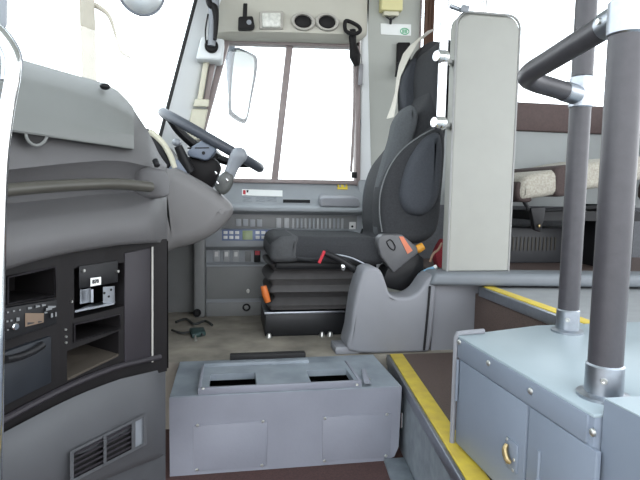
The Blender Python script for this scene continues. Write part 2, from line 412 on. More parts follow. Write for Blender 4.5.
# ================================================================== DASHBOARD (passenger side)
FD = [(-80, .72), (-20, .80), (5, .85), (55, .94), (100, 1.04), (135, 1.14), (165, 1.235)]
fd = lambda x: lerp(FD, x)
NIN = V((-.855, .52, 0))
def row(tab, dd, cols): return [D(c, lerp(tab, c), fd(c)+(dd(c) if callable(dd) else dd)) for c in cols]
dash = thing('dashboard', 'dark grey moulded dashboard in front of the entry step, left of the steering wheel', 'dashboard', (-.5, 1.2, -.23))
cols = [-150, -110, -70, -40, -15, 5, 25, 45, 60, 75, 90, 105, 118, 128, 134, 141, 148, 154, 158.5, 162, 165, 167]
tA = [(-60, 292), (5, 270), (35, 261), (69, 253), (120, 245), (168, 242)]
tA2 = [(-60, 288), (5, 266), (35, 257), (69, 249.5), (120, 241.5), (168, 238)]
tB = [(-60, 268), (5, 248), (69, 235), (120, 228), (168, 224)]
tC = [(-60, 236), (5, 226), (50, 219), (103, 213), (128, 209), (168, 200)]
tC2 = [(-60, 230), (5, 221), (50, 214), (103, 208.5), (128, 206), (168, 196)]
tD = [(-60, 212), (5, 204), (100, 194), (128, 192), (148, 188), (168, 184)]
tE = [(-60, 190), (5, 182), (70, 178), (110, 174), (130, 174), (150, 174), (168, 176)]
tE2 = [(-60, 176), (5, 170), (70, 163), (110, 160), (130, 162), (150, 167), (158, 170), (168, 172)]
tF = [(-60, 128), (5, 130.5), (134, 149), (150, 157), (160, 163), (168, 168)]
tG = [(-60, 92), (5, 100), (80, 120), (128, 137), (134, 138), (150, 147), (158, 158), (163, 164), (168, 168)]
tH = [(-60, 28), (5, 54), (25, 62), (70, 75), (100, 83), (112, 88), (122, 95), (134, 110), (150, 134), (158, 152), (163, 160), (168, 166)]
endf = lambda c: 0 if c < 150 else ((c-150)/17)**2*.08
bodyrows = [row(tA, lambda c: .03+endf(c), cols), row(tA, lambda c: -.018+endf(c), cols), row(tA2, lambda c: -.03+endf(c), cols), row(tB, lambda c: -.034+endf(c), cols), row(tC, lambda c: -.02+endf(c), cols), row(tC2, lambda c: -.004+endf(c), cols),
            row(tD, lambda c: .055+endf(c), cols), row(tE, lambda c: .05+endf(c), cols), row(tE2, lambda c: .014+endf(c), cols),
            row(tF, lambda c: .03+endf(c), cols), row(tG, lambda c: .052+endf(c), cols), row(tH, lambda c: (.31 if c <= 134 else .31-.16*min(1, (c-134)/24))+endf(c)*.7, cols)]
bodyrows.append([p+NIN*.16+V((0, 0, .006)) for p in bodyrows[-1]])
bodyrows.append([p+NIN*.30+V((0, 0, -.06)) for p in bodyrows[-1]])
mb = MB(); mb.loft(bodyrows)
startcol = [r[0] for r in bodyrows]; mb.loft([startcol, [p+NIN*.3 for p in startcol]])
# closing end and bottom so the moulding is a solid body
endcol = [r[-1] for r in bodyrows]; mb.loft([endcol, [p+NIN*.08+V((0, .01, 0)) for p in endcol], [p+NIN*.3 for p in endcol]])
body = mb.build('dash_body', DASH, dash, ang=55)
lc = [c for c in cols if c <= 134]
lid = [row(tF, .022, lc), row(tF, -.004, lc), row([(a, b-1.8) for a, b in tF], -.006, lc), row([(a, b-14) for a, b in tF], .006, lc), row(tG, .03, lc), row([(a, (lerp(tG, a)*.45+lerp(tH, a)*.55)-3) for a in (-60, 5, 60, 100, 128, 134)], .10, lc), row([(a, b-1.5) for a, b in tH], .30, lc)]
lid.append([p+NIN*.15+V((0, 0, .004)) for p in lid[-1]])
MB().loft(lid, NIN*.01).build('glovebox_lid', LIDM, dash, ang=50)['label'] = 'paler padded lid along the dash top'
# finger scoop under the lid edge: flat dark patch for its shade
sp = []
for k in range(9):
    a = PI*k/8
    sp.append((36.5-11*math.cos(a), 132+13.5*math.sin(a)))
quadp = [D(25.5, 131, fd(25)+.002)]+[D(x, y, fd(x)+.002) for x, y in sp]+[D(47.5, 134, fd(47)+.002)]
MB().prism([p-NIN*.001 for p in quadp], NIN*.006).build('scoop_shade', DARK, dash)
MB().tube([D(x, y, fd(x)+.0) for x, y in sp], .0028, 8, smooth=False).build('scoop_rim', LIDM, dash)
MB().ell(D(105, 86.5, 1.26), (.012, 0, 0), (0, .012, 0), (0, 0, .008)).build('sun_sensor', BLACK, dash)
# grab rail and its socket
MB().tube([D(x, y, fd(x)-.03) for x, y in ((-150, 224), (-75, 203), (-40, 197), (5, 190.5), (50, 186.5), (100, 184), (125, 184.5), (150, 187))], [.0105, .0105, .011, .012], 16).build('grab_rail', RAILM, dash)['label'] = 'dark olive grab rail'
so = [D(x, y, fd(158)-.03) for x, y in spl([(139, 176), (142, 170), (150, 167), (162, 168), (170, 172), (172, 182), (171, 196), (160, 199), (146, 198), (139, 193)], 4)]
MB().prism(so, NIN*.12+AY*.03, .012, 3).build('rail_socket', DASH, dash)
MB().cyl(D(157.5, 166, fd(157)-.03), D(155, 160, fd(157)-.02), .007, 12, .002).build('top_knob', BLACK, dash)
# fascia: dark slab with pockets
fcols = [-150, -110, -70, -40, -15, 5, 25, 45, 60, 75, 90, 105, 120, 135, 150, 160, 167]
tS = [(-60, 466), (5, 432), (35, 416), (69, 399), (95, 388), (120, 379), (165, 368.5)]
fr = [row([(a, b-3) for a, b in tA], .012, fcols), row([(a, (lerp(tA, a)+lerp(tS, a))/2) for a in (-60, 5, 69, 120, 168)], .012, fcols), row([(a, b+3) for a, b in tS], .012, fcols)]
fas = MB().loft(fr, NIN*.17).build('fascia', FASC, dash)
fas['label'] = 'dark brown-black fascia with radio and open pockets'
def fq(q, off): return [D(x, y, fd(x)+.012+1.1*off) if off < .02 else D(x, y, fd(x)+.012)+NIN*off for x, y in q]
def fqn(q, off): return [D(x, y, fd(x)+.012)+NIN*off for x, y in q]
def fbox(q, o0, o1, bev=0): m_ = MB(); m_.hexa(fq(q, o0)+fq(q, o1), bev); return m_
c1 = MB()
for q, dp in (([(9, 278), (54, 268.5), (54, 295), (9, 303)], .10), ([(74, 268.5), (124, 262.5), (124, 306), (74, 318.5)], .12),
              ([(75.5, 325), (119, 315.5), (119, 327.5), (75.5, 341)], .13), ([(67, 351), (118.5, 331), (118.5, 356), (67, 381)], .14)):
    c1.hexa(fqn(q, -.02)+fqn(q, dp))
cut(fas, c1)
for f in fas.data.polygons: f.use_smooth = False
# slim frames round the pockets
def fframe(q, wd, name='pocket_frame', m_=BLACK, o0=-.003, o1=.006):
    cx = sum(p[0] for p in q)/4; cy = sum(p[1] for p in q)/4; k = MB(); n = 4
    qi = q; qo = [(x+math.copysign(wd, x-cx), y+math.copysign(wd, y-cy)) for x, y in q]
    for i in range(4): j = (i+1) % 4; k.hexa(fq([qi[i], qi[j], qo[j], qo[i]], o0)+fq([qi[i], qi[j], qo[j], qo[i]], o1))
    return k.build(name, m_, dash)
fframe([(9, 278), (54, 268.5), (54, 295), (9, 303)], 2.2, m_=FASCP)
fframe([(75.5, 325), (119, 315.5), (119, 327.5), (75.5, 341)], 1.6, m_=FASCP)
RPRINT = mat('radio_print', (112, 114, 116), .5)
# radio
rq = [(-4, 309.5), (57, 299.5), (57, 324), (-4, 344)]
rad = fbox(rq, -.008, .05, .002).build('radio', BLACK, dash); rad['label'] = 'black single-slot radio with amber display'
def rb(cx, cy, w_, h_, m_, name='button', d=.006, o=-.008):
    sl = -(cx-120)/150*.0+(-.24); q = [(cx-w_, cy-h_-sl*-w_), (cx+w_, cy-h_+sl*w_), (cx+w_, cy+h_+sl*w_), (cx-w_, cy+h_+sl*-w_)]
    return fbox(q, o-d, o+.001).build(name, m_, rad)
rb(34.5, 320, 9.3, 4.6, AMBER, 'display', .005)
rb(31, 323.6, 3.5, .4, INK, 'readout', .0058)
rb(40, 322, 2, .4, INK, 'readout', .0058)
kp = fq([(11.5, 326)]*4, -.008)[0]
MB().cyl(kp, kp-NIN*.012, .0062, 18, .0015).build('volume_knob', CHROME, rad)
for cx, cy, w_, h_ in ((7.5, 321.5, 1, .8), (11.5, 320.7, 1, .8), (18, 319.5, 1.6, 1.6), (8, 330, 1, .7), (52, 315.5, 1.1, 2), (56, 314.5, .9, 2), (49, 309.5, 3, .8), (52, 307.5, 4, .7), (46, 312.8, 1.4, .6), (8, 312.5, 1, .7), (14, 311.2, 1, .7), (20, 310, 1, .7), (30, 308.3, 2, .8), (38, 306.6, 2.2, .7), (44, 305.4, 2, .7)):
    rb(cx, cy, w_, h_, RPRINT)
# storage drawer below radio
dr = fbox([(-6, 356), (52, 335.5), (52, 383), (-6, 412)], -.006, .03, .004).build('storage_drawer', mat('drawer_plastic', (36, 39, 44), .45, spec=.25), dash)
MB().tube([fq([(x, y)]*4, -.014)[0] for x, y in ((6, 359.5), (20, 356.5), (34, 350.5), (43, 344.5))], .0065, 10).build('drawer_pull', BLACK, dr)
# empty single-slot bracket with white label
bk = fbox([(79, 266), (118, 260.3), (118, 282), (79, 289)], -.006, .012, .002).build('bracket_cover', BLACK, dash)
bk['label'] = 'black cover plate with small white number label'
lq = [(90.5, 278.2), (101, 276.8), (101, 284.6), (90.5, 286.4)]
MB().hexa(fq(lq, -.0075)+fq(lq, -.0055)).build('number_label', PAPER, bk)
l0, lx, ly = fq([(95.7, 281.6), (101, 280.7), (95.7, 276), (0, 0)], -.0115)[:3]
text('label_digits', '878', .0105, INK, bk, l0, lx-l0, ly-l0)
for cx, cy in ((118, 271.2), (84, 270.5)):
    p = fq([(cx-1, cy)]*4, -.006)[0]; MB().cyl(p, p-NIN*.004, .003, 12).build('screw', SCREW, bk)
def fqd(q, dd): return [D(x, y, fd(x)+.012+dd) for x, y in q]
br_ = MB()
br_.hexa(fqd([(75, 310.5), (114, 302.5), (112, 299.5), (86, 304.5)], .0)[:2]+fqd([(112, 299.5), (88, 304.5)], .07)+fqd([(75, 312.5), (114, 304.5)], .0)+fqd([(112, 301.5), (88, 306.5)], .07))
br_.hexa(fqd([(103, 287), (115, 286), (115, 303.5), (103, 303)], .02)+fqd([(103, 287), (115, 286), (115, 303.5), (103, 303)], .024))
br_.hexa(fqd([(91, 289.5), (93.4, 289.1), (93.4, 302), (91, 302.5)], .03)+fqd([(91, 289.5), (93.4, 289.1), (93.4, 302), (91, 302.5)], .034))
br_.hexa(fqd([(80, 290), (91, 288), (91, 302), (80, 304)], .05)+fqd([(80, 290), (91, 288), (91, 302), (80, 304)], .054))
br_.build('empty_bracket', ALU, dash)['label'] = 'bare metal mounting bracket in the open slot'
for cx, cy in ((108.7, 296.5), (111, 289.7), (104.3, 293)):
    p = fqd([(cx, cy)]*4, .0195)[0]; MB().cyl(p, p-NIN*.001, .0026, 10).build('bracket_hole', DARK, dash)
for cx, cy in ((71.3, 301.5), (65, 329.5), (65.5, 336.5), (65.5, 342.5)):
    p = fq([(cx, cy)]*4, 0)[0]; MB().cyl(p, p-NIN*.003, .0022, 10).build('screw', SCREW, dash)
# brown shelf bed of the lowest pocket, side panel with light strip
MB().hexa(fq([(67.5, 378), (118.5, 354), (118.5, 356.5), (67.5, 381)], .0)+fq([(76, 361), (118.5, 348), (118.5, 349), (76, 362)], .12)).build('pocket_tray', mat('brown_tray', (62, 55, 47), .8), dash)
fbox([(125, 253), (151.5, 247.5), (151.5, 362), (125, 364)], -.004, .02, .003).build('side_panel', FASCP, dash)
fbox([(151.6, 247), (153.4, 246.6), (153.4, 362), (151.6, 362.5)], -.007, .004).build('edge_strip', mat('pale_edge', (168, 166, 160), .4), dash)
MB().tube([D(x, lerp([(a, b-13) for a, b in tS], x), fd(x)+.004) for x in (-60, -20, 5, 35, 69, 95, 120, 140, 160)], .006, 8).build('fascia_lip', FASCP, dash)
# right-hand end of the fascia and skirt
ed = [D(166, 240, fd(166)+.03), D(168, 241, fd(168)+.02), D(168.5, 368, fd(168)+.02), D(167, 430, fd(168)+.02), D(165, 456, fd(165)+.02), D(163, 456, fd(165)+.03)]
MB().prism([ed[0], ed[1], ed[2], D(163, 369, fd(165)+.03)], NIN*.22).build('end_panel', FASC, dash)
# lower skirt
sc_ = [-150, -110, -70, -40, -15, 5, 25, 45, 60, 75, 90, 105, 120, 135, 147, 155, 160, 163, 165.5]
tS1 = [(a, b+10) for a, b in tS]
tBt = [(-60, 640), (5, 545), (50, 508), (75, 494), (100, 482), (130, 469), (166, 455)]
mid = lambda f: [(a, lerp(tS1, a)*(1-f)+lerp(tBt, a)*f) for a in (-60, 5, 35, 69, 95, 120, 150, 165)]
e2 = lambda c: 0 if c < 150 else ((c-150)/16)**2*.05
SK = [(tS, .035), (tS, .0), (tS1, -.012), (mid(.2), -.022), (mid(.45), -.024), (mid(.7), -.014), (mid(.92), .002), (tBt, .012), (tBt, .05)]
skr = [row(t_, (lambda q: (lambda c: q+e2(c)))(dd_), sc_) for t_, dd_ in SK]
mb = MB(); mb.loft(skr); ec = [r[-1] for r in skr]; mb.loft([ec, [p+NIN*.2 for p in ec]]); ec0 = [r[0] for r in skr]; mb.loft([ec0, [p+NIN*.2 for p in ec0]])
sk = mb.build('lower_skirt', SKIRT, dash, ang=55); sk['label'] = 'lighter grey curved skirt with air vent'
# kick strip below the skirt
tK = [(a, b+6) for a, b in tBt]; tK2 = [(a, b+32) for a, b in tBt]
MB().loft([row(tBt, .03, sc_), row(tK, .03, sc_), row(tK2, .03, sc_)], NIN*.1).build('kick_strip', mat('kick_plastic', (78, 79, 82), .55), dash)
# vent
def sq(q, dd): return [D(x, y, fd(x)+dd) for x, y in q]
vq = [(70, 451.5), (147, 413), (147, 444.5), (70, 484)]
vd = -.036
mb = MB()
def sbar(mb, q, d0, d1): mb.hexa(sq(q, d0)+sq(q, d1))
def vp(u, v_):      # bilinear over the vent opening
    a = [vq[0][i]+(vq[1][i]-vq[0][i])*u for i in (0, 1)]; b = [vq[3][i]+(vq[2][i]-vq[3][i])*u for i in (0, 1)]
    return (a[0]+(b[0]-a[0])*v_, a[1]+(b[1]-a[1])*v_)
def vbar(mb, u0, u1, v0, v1, d0=vd, d1=0): sbar(mb, [vp(u0, v0), vp(u1, v0), vp(u1, v1), vp(u0, v1)], d0, d1)
vent = MB(); vbar(vent, 0, 1, 0, .09); vbar(vent, 0, 1, .9, 1); vbar(vent, 0, .05, 0, 1); vbar(vent, .955, 1, 0, 1); vbar(vent, .435, .475, 0, 1); vbar(vent, .80, .85, 0, 1)
vent = vent.build('air_vent', SKIRT, dash)
bb = MB(); vbar(bb, .03, .83, .05, .95, vd+.016, 0); bb.build('vent_throat', DARK, vent)
for u0, u1 in ((.05, .435), (.475, .80)):
    for k in range(5):
        m_ = MB(); vbar(m_, u0, u1, .12+k*.165, .19+k*.165, vd+.004, vd+.014); m_.build('louvre', FASCP, vent)
m_ = MB(); vbar(m_, .85, .955, .09, .9, vd+.008, 0); m_.build('vent_blank', LEVERM, vent)

# ================================================================== DRIVER'S SIDE: cluster, column, wheel
po = [PY(x, y, 1.95) for x, y in spl([(152, 172), (168, 168), (178, 168.5), (192, 176), (206, 184), (220, 194), (231, 205), (233.5, 210), (231, 217), (222, 228), (208, 238), (192, 245), (176, 249), (152, 251)], 4)]
x0 = po[0]
o_ = V((0, 1.95, 0))
cl = thing('steering_assembly', 'dark grey steering wheel with grey moulded housing, stalks and shift lever under the side window', 'steering wheel', (-.2, 2.2, .35))
MB().rprism([(p.x, p.z) for p in po], AX, UP, o_, AY, .56, .05, 5).build('housing', HOUS, cl, ang=50)
# instrument cluster behind it
hp = [(146, 128), (151, 132), (158, 138), (165, 147), (171, 158), (175, 168), (150, 172), (140, 170)]
ic = MB().rprism([(PY(x, y, 2.05).x, PY(x, y, 2.05).z) for x, y in hp], AX, UP, V((0, 2.05, 0)), AY, .5, .012, 3).build('gauge_hood', BLACK, cl)
MB().tube([PY(x, y, 2.045) for x, y in ((149, 131), (157, 137), (165, 146), (171, 157), (175, 168))], .011, 10).build('pale_hood_rim', BEIGE, ic)['label'] = 'pale rim along the hood edge'
# steering wheel
WC = PY(212.5, 141, 2.29); wt = math.radians(-28.5); WR = .228
WXv = V((math.cos(wt), 0, math.sin(wt))); WN = V((math.sin(-wt), -.062, math.cos(wt))).normalized(); WYv = WN.cross(WXv)
wh = MB().tube([WC+WXv*(WR*math.cos(a))+WYv*(WR*math.sin(a)) for a in (2*PI*k/48 for k in range(48))], .0205, 14, closed=True, smooth=False).build('steering_wheel', WHEELM, cl)
gb = MB()
for k in range(48):
    a = PI*(.62+.9*k/48); p = WC+WXv*((WR-.004)*math.cos(a))+WYv*((WR-.004)*math.sin(a))-WN*.015
    gb.ell(p, WXv*.006, WYv*.006, WN*.007, 8, 6)
gb.build('grip_ridges', WHEELM, wh)
HUB = WC-WN*.055
MB().lathe(HUB-WN*.02, WN, [(0, 0), (.06, 0), (.075, .015), (.07, .04), (.04, .05), (0, .052)], 24).build('hub', BLACK, wh)
for a in (PI*.16, PI*.84, PI*1.16, PI*1.84):
    e = WXv*math.cos(a)+WYv*math.sin(a)
    MB().tube([HUB+e*.05, HUB+e*.15+WN*.02, WC+e*(WR-.004)], [.02, .015, .012], 10).build('spoke', BLACK, wh)
MB().tube([HUB-WN*.01, HUB-WN*.12, HUB-WN*.26], [.045, .05, .055], 16, smooth=False).build('column', BLACK, cl)
# switch pod on the column (near side)
pd = MB().prism([PY(x, y, 2.07) for x, y in ((187, 152), (191, 147), (203, 139.5), (209, 141), (217, 147.5), (216, 151), (209, 159.5), (205, 160.5), (188, 156))], AY*.09, .009, 3).build('switch_pod', PODM, cl)
p = PY(203.5, 153, 2.069); MB().cyl(p+AY*.004, p-AY*.004, .0065, 14, .001).build('pod_button', BLACK, pd)
MB().slab([PY(187.5, 147.5, 2.072), PY(209, 147.2, 2.066), PY(209, 148.3, 2.066), PY(187.5, 148.8, 2.072)], AY*.01).build('pod_seam', BLACK, pd)
MB().prism([PY(x, y, 2.10) for x, y in ((180, 176), (186, 156), (216, 158), (222, 166), (213, 188), (200, 188))], AY*.16, .015, 2).build('column_shroud', FASC, cl)
st = MB().tube([PY(190, 172, 2.06), PY(184, 160, 2.05), PY(178, 146, 2.04)], [.020, .019, .016], 14, smooth=False).build('control_stalk', BLACK, cl)
MB().ell(PY(176.5, 142.5, 2.04), (.016, 0, .004), (0, .016, 0), (-.005, 0, .014)).build('stalk_tip', LEVERM, st)
MB().prism([PY(x, y, 2.04) for x, y in ((167, 170), (176, 158), (184, 163), (190, 176), (180, 176))], AY*.10, .01).build('stalk_boot', PODM, st)
# shift lever with grey knob
lv = MB().tube([PY(x, y, 1.99) for x, y in ((229, 176), (233, 166), (237.5, 157.5), (239.5, 154))], [.021, .023, .030, .026], 18).build('shift_lever', LEVERM, cl, ang=60)
MB().ell(PY(239, 155.5, 1.99), (.031, 0, 0), (0, .031, 0), (0, 0, .031)).build('knob_top', LEVERM, lv)
MB().prism([PY(x, y, 1.965) for x, y in ((214, 188), (218, 176), (226, 170), (234, 174), (233, 184), (229, 192), (222, 196))], AY*.06, .014, 3).build('lever_boot', mat('boot_plastic', (86, 88, 86), .4, scale=30, var=.2), lv)
for x, y in ((216, 173), (217.5, 183), (227, 180)):
    MB().ell(PY(x, y, 1.962), (.004, 0, .002), (0, .003, 0), (-.003, 0, .007)).build('bright_pin', CHROME, lv)
MB().ell(PY(230.5, 157.5, 2.1), (.008, 0, 0), (0, .008, 0), (0, 0, .012)).build('orange_end', mat('tan_plastic', (208, 176, 140), .5), lv)

# ================================================================== SIDE CONSOLE (right of the driver)
con = thing('side_console', 'grey switch console under the driver\'s window', 'console', (.3, 2.65, 0))
XA, XB = -.11, .80
prof = [(WY, 0), (WY, .662), (2.765, .662), (2.67, .55), (2.545, .541), (2.535, .533), (2.535, .520), (2.55, .513), (2.61, .502), (2.615, .432), (2.56, .424), (2.545, .366), (2.545, .345), (2.555, .338), (2.59, .326), (2.59, .262), (2.565, .254), (2.565, .0)]
MB().prism([(XA, y, z) for y, z in prof], (XB-XA, 0, 0), .0035, 2).build('console_body', CONS, con)
MB().box(XA-.055, XA, 2.53, WY, 0, .50, .012).build('console_end', CONSD, con)
MB().box(-.31, XA-.055, 2.66, WY, 0, .55, .004).build('console_end', CONSD, con)
def cz(px, py, Y): return PY(px, py, Y)
def cbox(px0, py0, px1, py1, Y, th, m_, name, par=con, bev=.0015):
    a, b = PY(px0, py1, Y), PY(px1, py0, Y); return MB().box(a.x, b.x, Y-th, Y+.004, a.z, b.z, bev).build(name, m_, par)
cbox(204.5, 213, 357, 228, 2.612, .002, CONSD, 'switch_panel')
SP = 2.609
for px0, px1, py0, py1, m_ in ((212, 219, 218, 226, SWITCH), (221, 224, 216.5, 219, BLACK), (236, 241, 219, 226, CONS), (243, 248, 219, 226, CONS), (250, 255, 219.5, 226.5, CONS), (257, 262, 219.5, 226.5, CONS), (276, 281, 218, 228, SWITCH), (284, 289, 218, 228, SWITCH), (349, 355.5, 222, 231, SWLIGHT)):
    k = cbox(px0, py0, px1, py1, SP, .008, m_, 'rocker_switch')
k = PY(352.2, 226.5, SP-.009); MB().cyl(k, k-AY*.003, .006, 14).build('switch_dot', BLACK, con)
for i in range(13):
    cbox(292+i*4.1, 218.5, 294.2+i*4.1, 229, SP, .006, CONS if i % 3 else SWITCH, 'rocker_switch')
# sloping strip with blue buttons and green display: face from (2.56,.424) to (2.545,.366)
def sl(px0, py0, px1, py1, m_, name, th=.004, par=con):
    Y0 = 2.556; a, b = PY(px0, py0, Y0), PY(px1, py1, Y0)
    yt = lambda z: 2.545+(z-.366)/.058*.015
    q = [V((a.x, yt(a.z), a.z)), V((b.x, yt(a.z), a.z)), V((b.x, yt(b.z), b.z)), V((a.x, yt(b.z), b.z))]
    m2 = MB(); m2.hexa([p+AY*.003 for p in q]+[p-AY*th for p in q], .0008); return m2.build(name, m_, par)
pl = sl(222, 229.5, 273, 240.5, BLUEP, 'button_plate', .003)
sl(242.5, 230.5, 252.5, 239.5, LCD, 'display', .005, pl)
for i in range(3):
    for j in range(2):
        sl(223.5+i*5.8, 231+j*4.7, 227.5+i*5.8, 234+j*4.7, SWLIGHT, 'button', .006, pl)
        sl(255.5+i*5.8, 231+j*4.7, 259.5+i*5.8, 234+j*4.7, SWLIGHT, 'button', .006, pl)
for px, w_ in ((330, 6), (338, 4), (345, 9)): sl(px, 232, px+w_, 236, SWLIGHT if px > 340 else CONSD, 'marking', .003)
for px in (213.5, 223.5, 233):
    k = cbox(px, 250.5, px+6, 261.5, 2.588, .007, SWITCH, 'rocker_switch'); cbox(px+1.3, 252, px+4.6, 256.5, 2.580, .0015, SWLIGHT, 'legend', k, 0)
k = cbox(254, 250.5, 260.5, 262, 2.588, .007, BLACK, 'warning_switch'); cbox(255, 251, 259.7, 255, 2.580, .0015, RED, 'red_legend', k, 0)
cbox(245, 251, 251, 261.5, 2.588, .004, CONSD, 'blank_plate')
cbox(206.5, 266, 300, 299, 2.565, .006, CONSD, 'access_door', con, .003); cbox(206.5, 301, 300, 317, 2.565, .006, CONSD, 'access_door', con, .003)
p = PY(248, 291, 2.557); MB().ell(p, (.008, 0, 0), (0, .006, 0), (0, 0, .011)).build('white_catch', WHITE, con)
for x, y in ((246.5, 307.5), (197, 313)):
    p = PY(x, y, 2.557 if x > 200 else 2.525); MB().lathe(p+AY*.006, -AY, [(0, 0), (.018, 0), (.02, .004), (.016, .009), (.011, .004), (0, .004)], 20).build('round_plug', BLACK, con)
# sill details (things lying on the sill)
def sill(px, py):                            # point on the sloping sill (2.70,.60)-(2.765,.662)
    r = ray(px, py); n_ = V((0, -.112, .095)); return CAM+r*((V((0, 2.67, .55))-CAM).dot(n_)/r.dot(n_))
SN = V((0, -.763, .647))
q = [sill(242, 189.3), sill(282.5, 190.6), sill(282.5, 196.6), sill(242, 195.4)]
ps = MB().slab([p-SN*.0005 for p in q], SN*.002).build('paper_label', PAPER); tag(ps, 'white paper label strip with red mark on the window sill', 'label')
q2 = [sill(243, 190.3), sill(245.6, 190.4), sill(245.6, 194.6), sill(243, 194.4)]
MB().slab(q2, SN*.0022).build('red_mark', RED, ps); MB().slab([sill(246.3, 190.3), sill(248.6, 190.3), sill(248.2, 192.6), sill(246.8, 192.8)], SN*.0022).build('dark_mark', INK, ps)
for px in (243, 256, 267.5):
    m2 = MB(); a_, b_, c_, d_ = sill(px, 197.5), sill(px+9, 197.7), sill(px+9, 201.3), sill(px, 201.1)
    for s_, e_ in ((a_, b_), (b_, c_), (c_, d_), (d_, a_), (d_, b_)): m2.tube([s_+SN*.001, e_+SN*.001], .0012, 6, smooth=False)
    m2.build('sill_pictogram', INKG, con)
MB().slab([sill(283, 199.8), sill(310, 200.2), sill(310, 203), sill(283, 202.6)], SN*.003).build('card_slot', BLACK, con)
a, b = PY(318, 206, 2.60), PY(359, 193, 2.60)
pad = MB().hexa([(a.x, 2.55, .542), (b.x, 2.55, .542), (b.x, 2.66, .548), (a.x+.01, 2.66, .548), (a.x+.006, 2.565, .590), (b.x-.006, 2.565, .590), (b.x-.006, 2.69, .606), (a.x+.016, 2.69, .606)], .016, 4).build('elbow_rest', GREYP, con)
pad['label'] = 'pale grey elbow pad'
q = [PY(337, 181.5, WY-.012), PY(347, 181.8, WY-.012), PY(347.4, 189, WY-.012), PY(337, 188.6, WY-.012)]
ys = MB().slab([sill(337.5, 182.5), sill(347.3, 182.7), sill(347.6, 189.8), sill(337.3, 189.5)], SN*.004, .001).build('yellow_tag', YSTK); tag(ys, 'small yellow tag on the sill by the window corner', 'tag')
for px in (340, 344.5): MB().slab([sill(px-.9, 184), sill(px+.9, 184), sill(px+.9, 187.6), sill(px-.9, 187.6)], SN*.005).build('dark_mark', INKG, ys)

# ================================================================== HEADER FITTINGS
def hY(px, py, d=.0): return PY(px, py, WY-.135+d)
sv = thing('belt_clip', 'dark clip with upright tongue left of the square lamp above the window', 'clip', hY(244, 31, .02))
MB().prism([hY(x, y, -.03) for x, y in ((238, 29), (238.5, 16), (253, 15.5), (255, 27), (252, 29))], AY*.08, .008).build('clip_body', FASC, sv)
MB().prism([hY(x, y, -.03) for x, y in ((242.6, 18), (243.2, 3), (247.6, 3), (247, 18))], AY*.02, .004).build('clip_tongue', FASC, sv)
p = hY(249, 22.5, -.034); MB().cyl(p, p-AY*.006, .012, 16, .002).build('clip_button', LEVERM, sv)
lm = thing('cab_lamp', 'square clear cab lamp on the header beside the two round speakers', 'lamp', hY(271.5, 30, 0))
def hq(x0, y0, x1, y1, d): return [hY(x0, y1, d), hY(x1, y1, d), hY(x1, y0, d), hY(x0, y0, d)]
MB().slab(hq(259.5, 10.3, 283.5, 29, -.012), AY*.07, .008, 3).build('lamp_frame', HEADLO, lm)
MB().slab(hq(262, 12.5, 281, 27, -.024), AY*.02, .007, 3).build('lamp_lens', mat('clear_ribbed_lens', (222, 222, 214), .2, scale=60, rgb2=(188, 188, 180)), lm)
sp0 = None
for i, (px, py) in enumerate(((303, 21.8), (327, 22.3))):
    p = hY(px, py, -.005)
    if sp0 is None:
        sp0 = thing('header_speaker', 'round header speaker nearer the square lamp', 'speaker', p, 'header speakers')
        ax = V((0, -1, -.15)).normalized()
        u = [V((math.cos(t)*.062, 0, math.sin(t)*.045)) for t in (2*PI*k/28 for k in range(28))]
        MB().rings([[p+AY*.04+q*1.0 for q in u], [p-AY*.004+q for q in u], [p-AY*.012+q*.92 for q in u], [p-AY*.012+q*.74 for q in u], [p-AY*.002+q*.68 for q in u]]).build('speaker_rim', HEADLO, sp0)
        MB().ell(p, V((.044, 0, 0)), V((0, .009, 0)), V((0, 0, .032))).build('speaker_grille', FASC, sp0)
    else:
        c = sp0.copy(); COL.objects.link(c); c.location = p; c['label'] = 'round header speaker nearer the belt bracket'
        for ch in sp0.children:
            k = ch.copy(); COL.objects.link(k); k.parent = c
# dark belt bracket at the rear corner of the window
bb = thing('belt_bracket', 'dark belt bracket hanging at the rear top corner of the driver\'s window', 'bracket', PY(352, 75, WY-.08))
MB().tube([PY(x, y, WY-.16) for x, y in ((346, 31), (345, 23), (348, 21), (358, 26), (360, 31), (354, 34))], .010, 10, closed=True).build('bracket_loop', FASC, bb)
MB().tube([PY(x, y, WY-.12) for x, y in ((352, 30), (353, 44), (355, 56), (357, 66))], [.02, .018, .03, .012], 12).build('strap_bundle', FASC, bb)
MB().tube([PY(x, y, WY-.07) for x, y in ((357, 46), (354.5, 60), (354, 110), (351, 172))], .0075, 8).build('strap', FRAME, bb)
MB().hexa([PY(x, y, Y) for Y in (WY-.085, WY-.03) for x, y in ((358, 85), (362.5, 85), (363.5, 64), (359, 64))], .004).build('strap_guide', mat('guide_grey', (150, 150, 154), .5), bb)
# visor arm on the front pillar
va = thing('visor_arm', 'grey visor arm on a white mount at the front pillar top', 'visor arm', PY(210, 62, 2.66))
MB().slab([PY(195.5, 59, 2.60), PY(222, 60, 2.60), PY(224.5, 38.5, 2.60), PY(201, 36, 2.60)], AY*.13, .012, 3).build('arm_mount', PILL, va)
p = PY(211.5, 46.5, 2.60); MB().cyl(p+AY*.01, p-AY*.02, .032, 20, .006).build('arm_pivot', FASC, va)
MB().tube([PY(x, y, 2.57) for x, y in ((211.5, 46), (212.5, 28), (213.5, 14), (213, -6), (211, -60))], [.018, .02, .024, .03, .03], 12).build('arm_tube', LEVERM, va)
MB().tube([PY(x, y, 2.55) for x, y in ((215, 40), (216, 22), (214.5, 8), (210, 4), (208, -8), (207, -50))], [.008, .012, .018, .016, .014, .012], 8).build('arm_cover', FASC, va)
MB().tube([PY(x, y, 2.56) for x, y in ((206, 44), (205.5, 30), (208, 14))], .0035, 8).build('arm_cable', FASC, va)
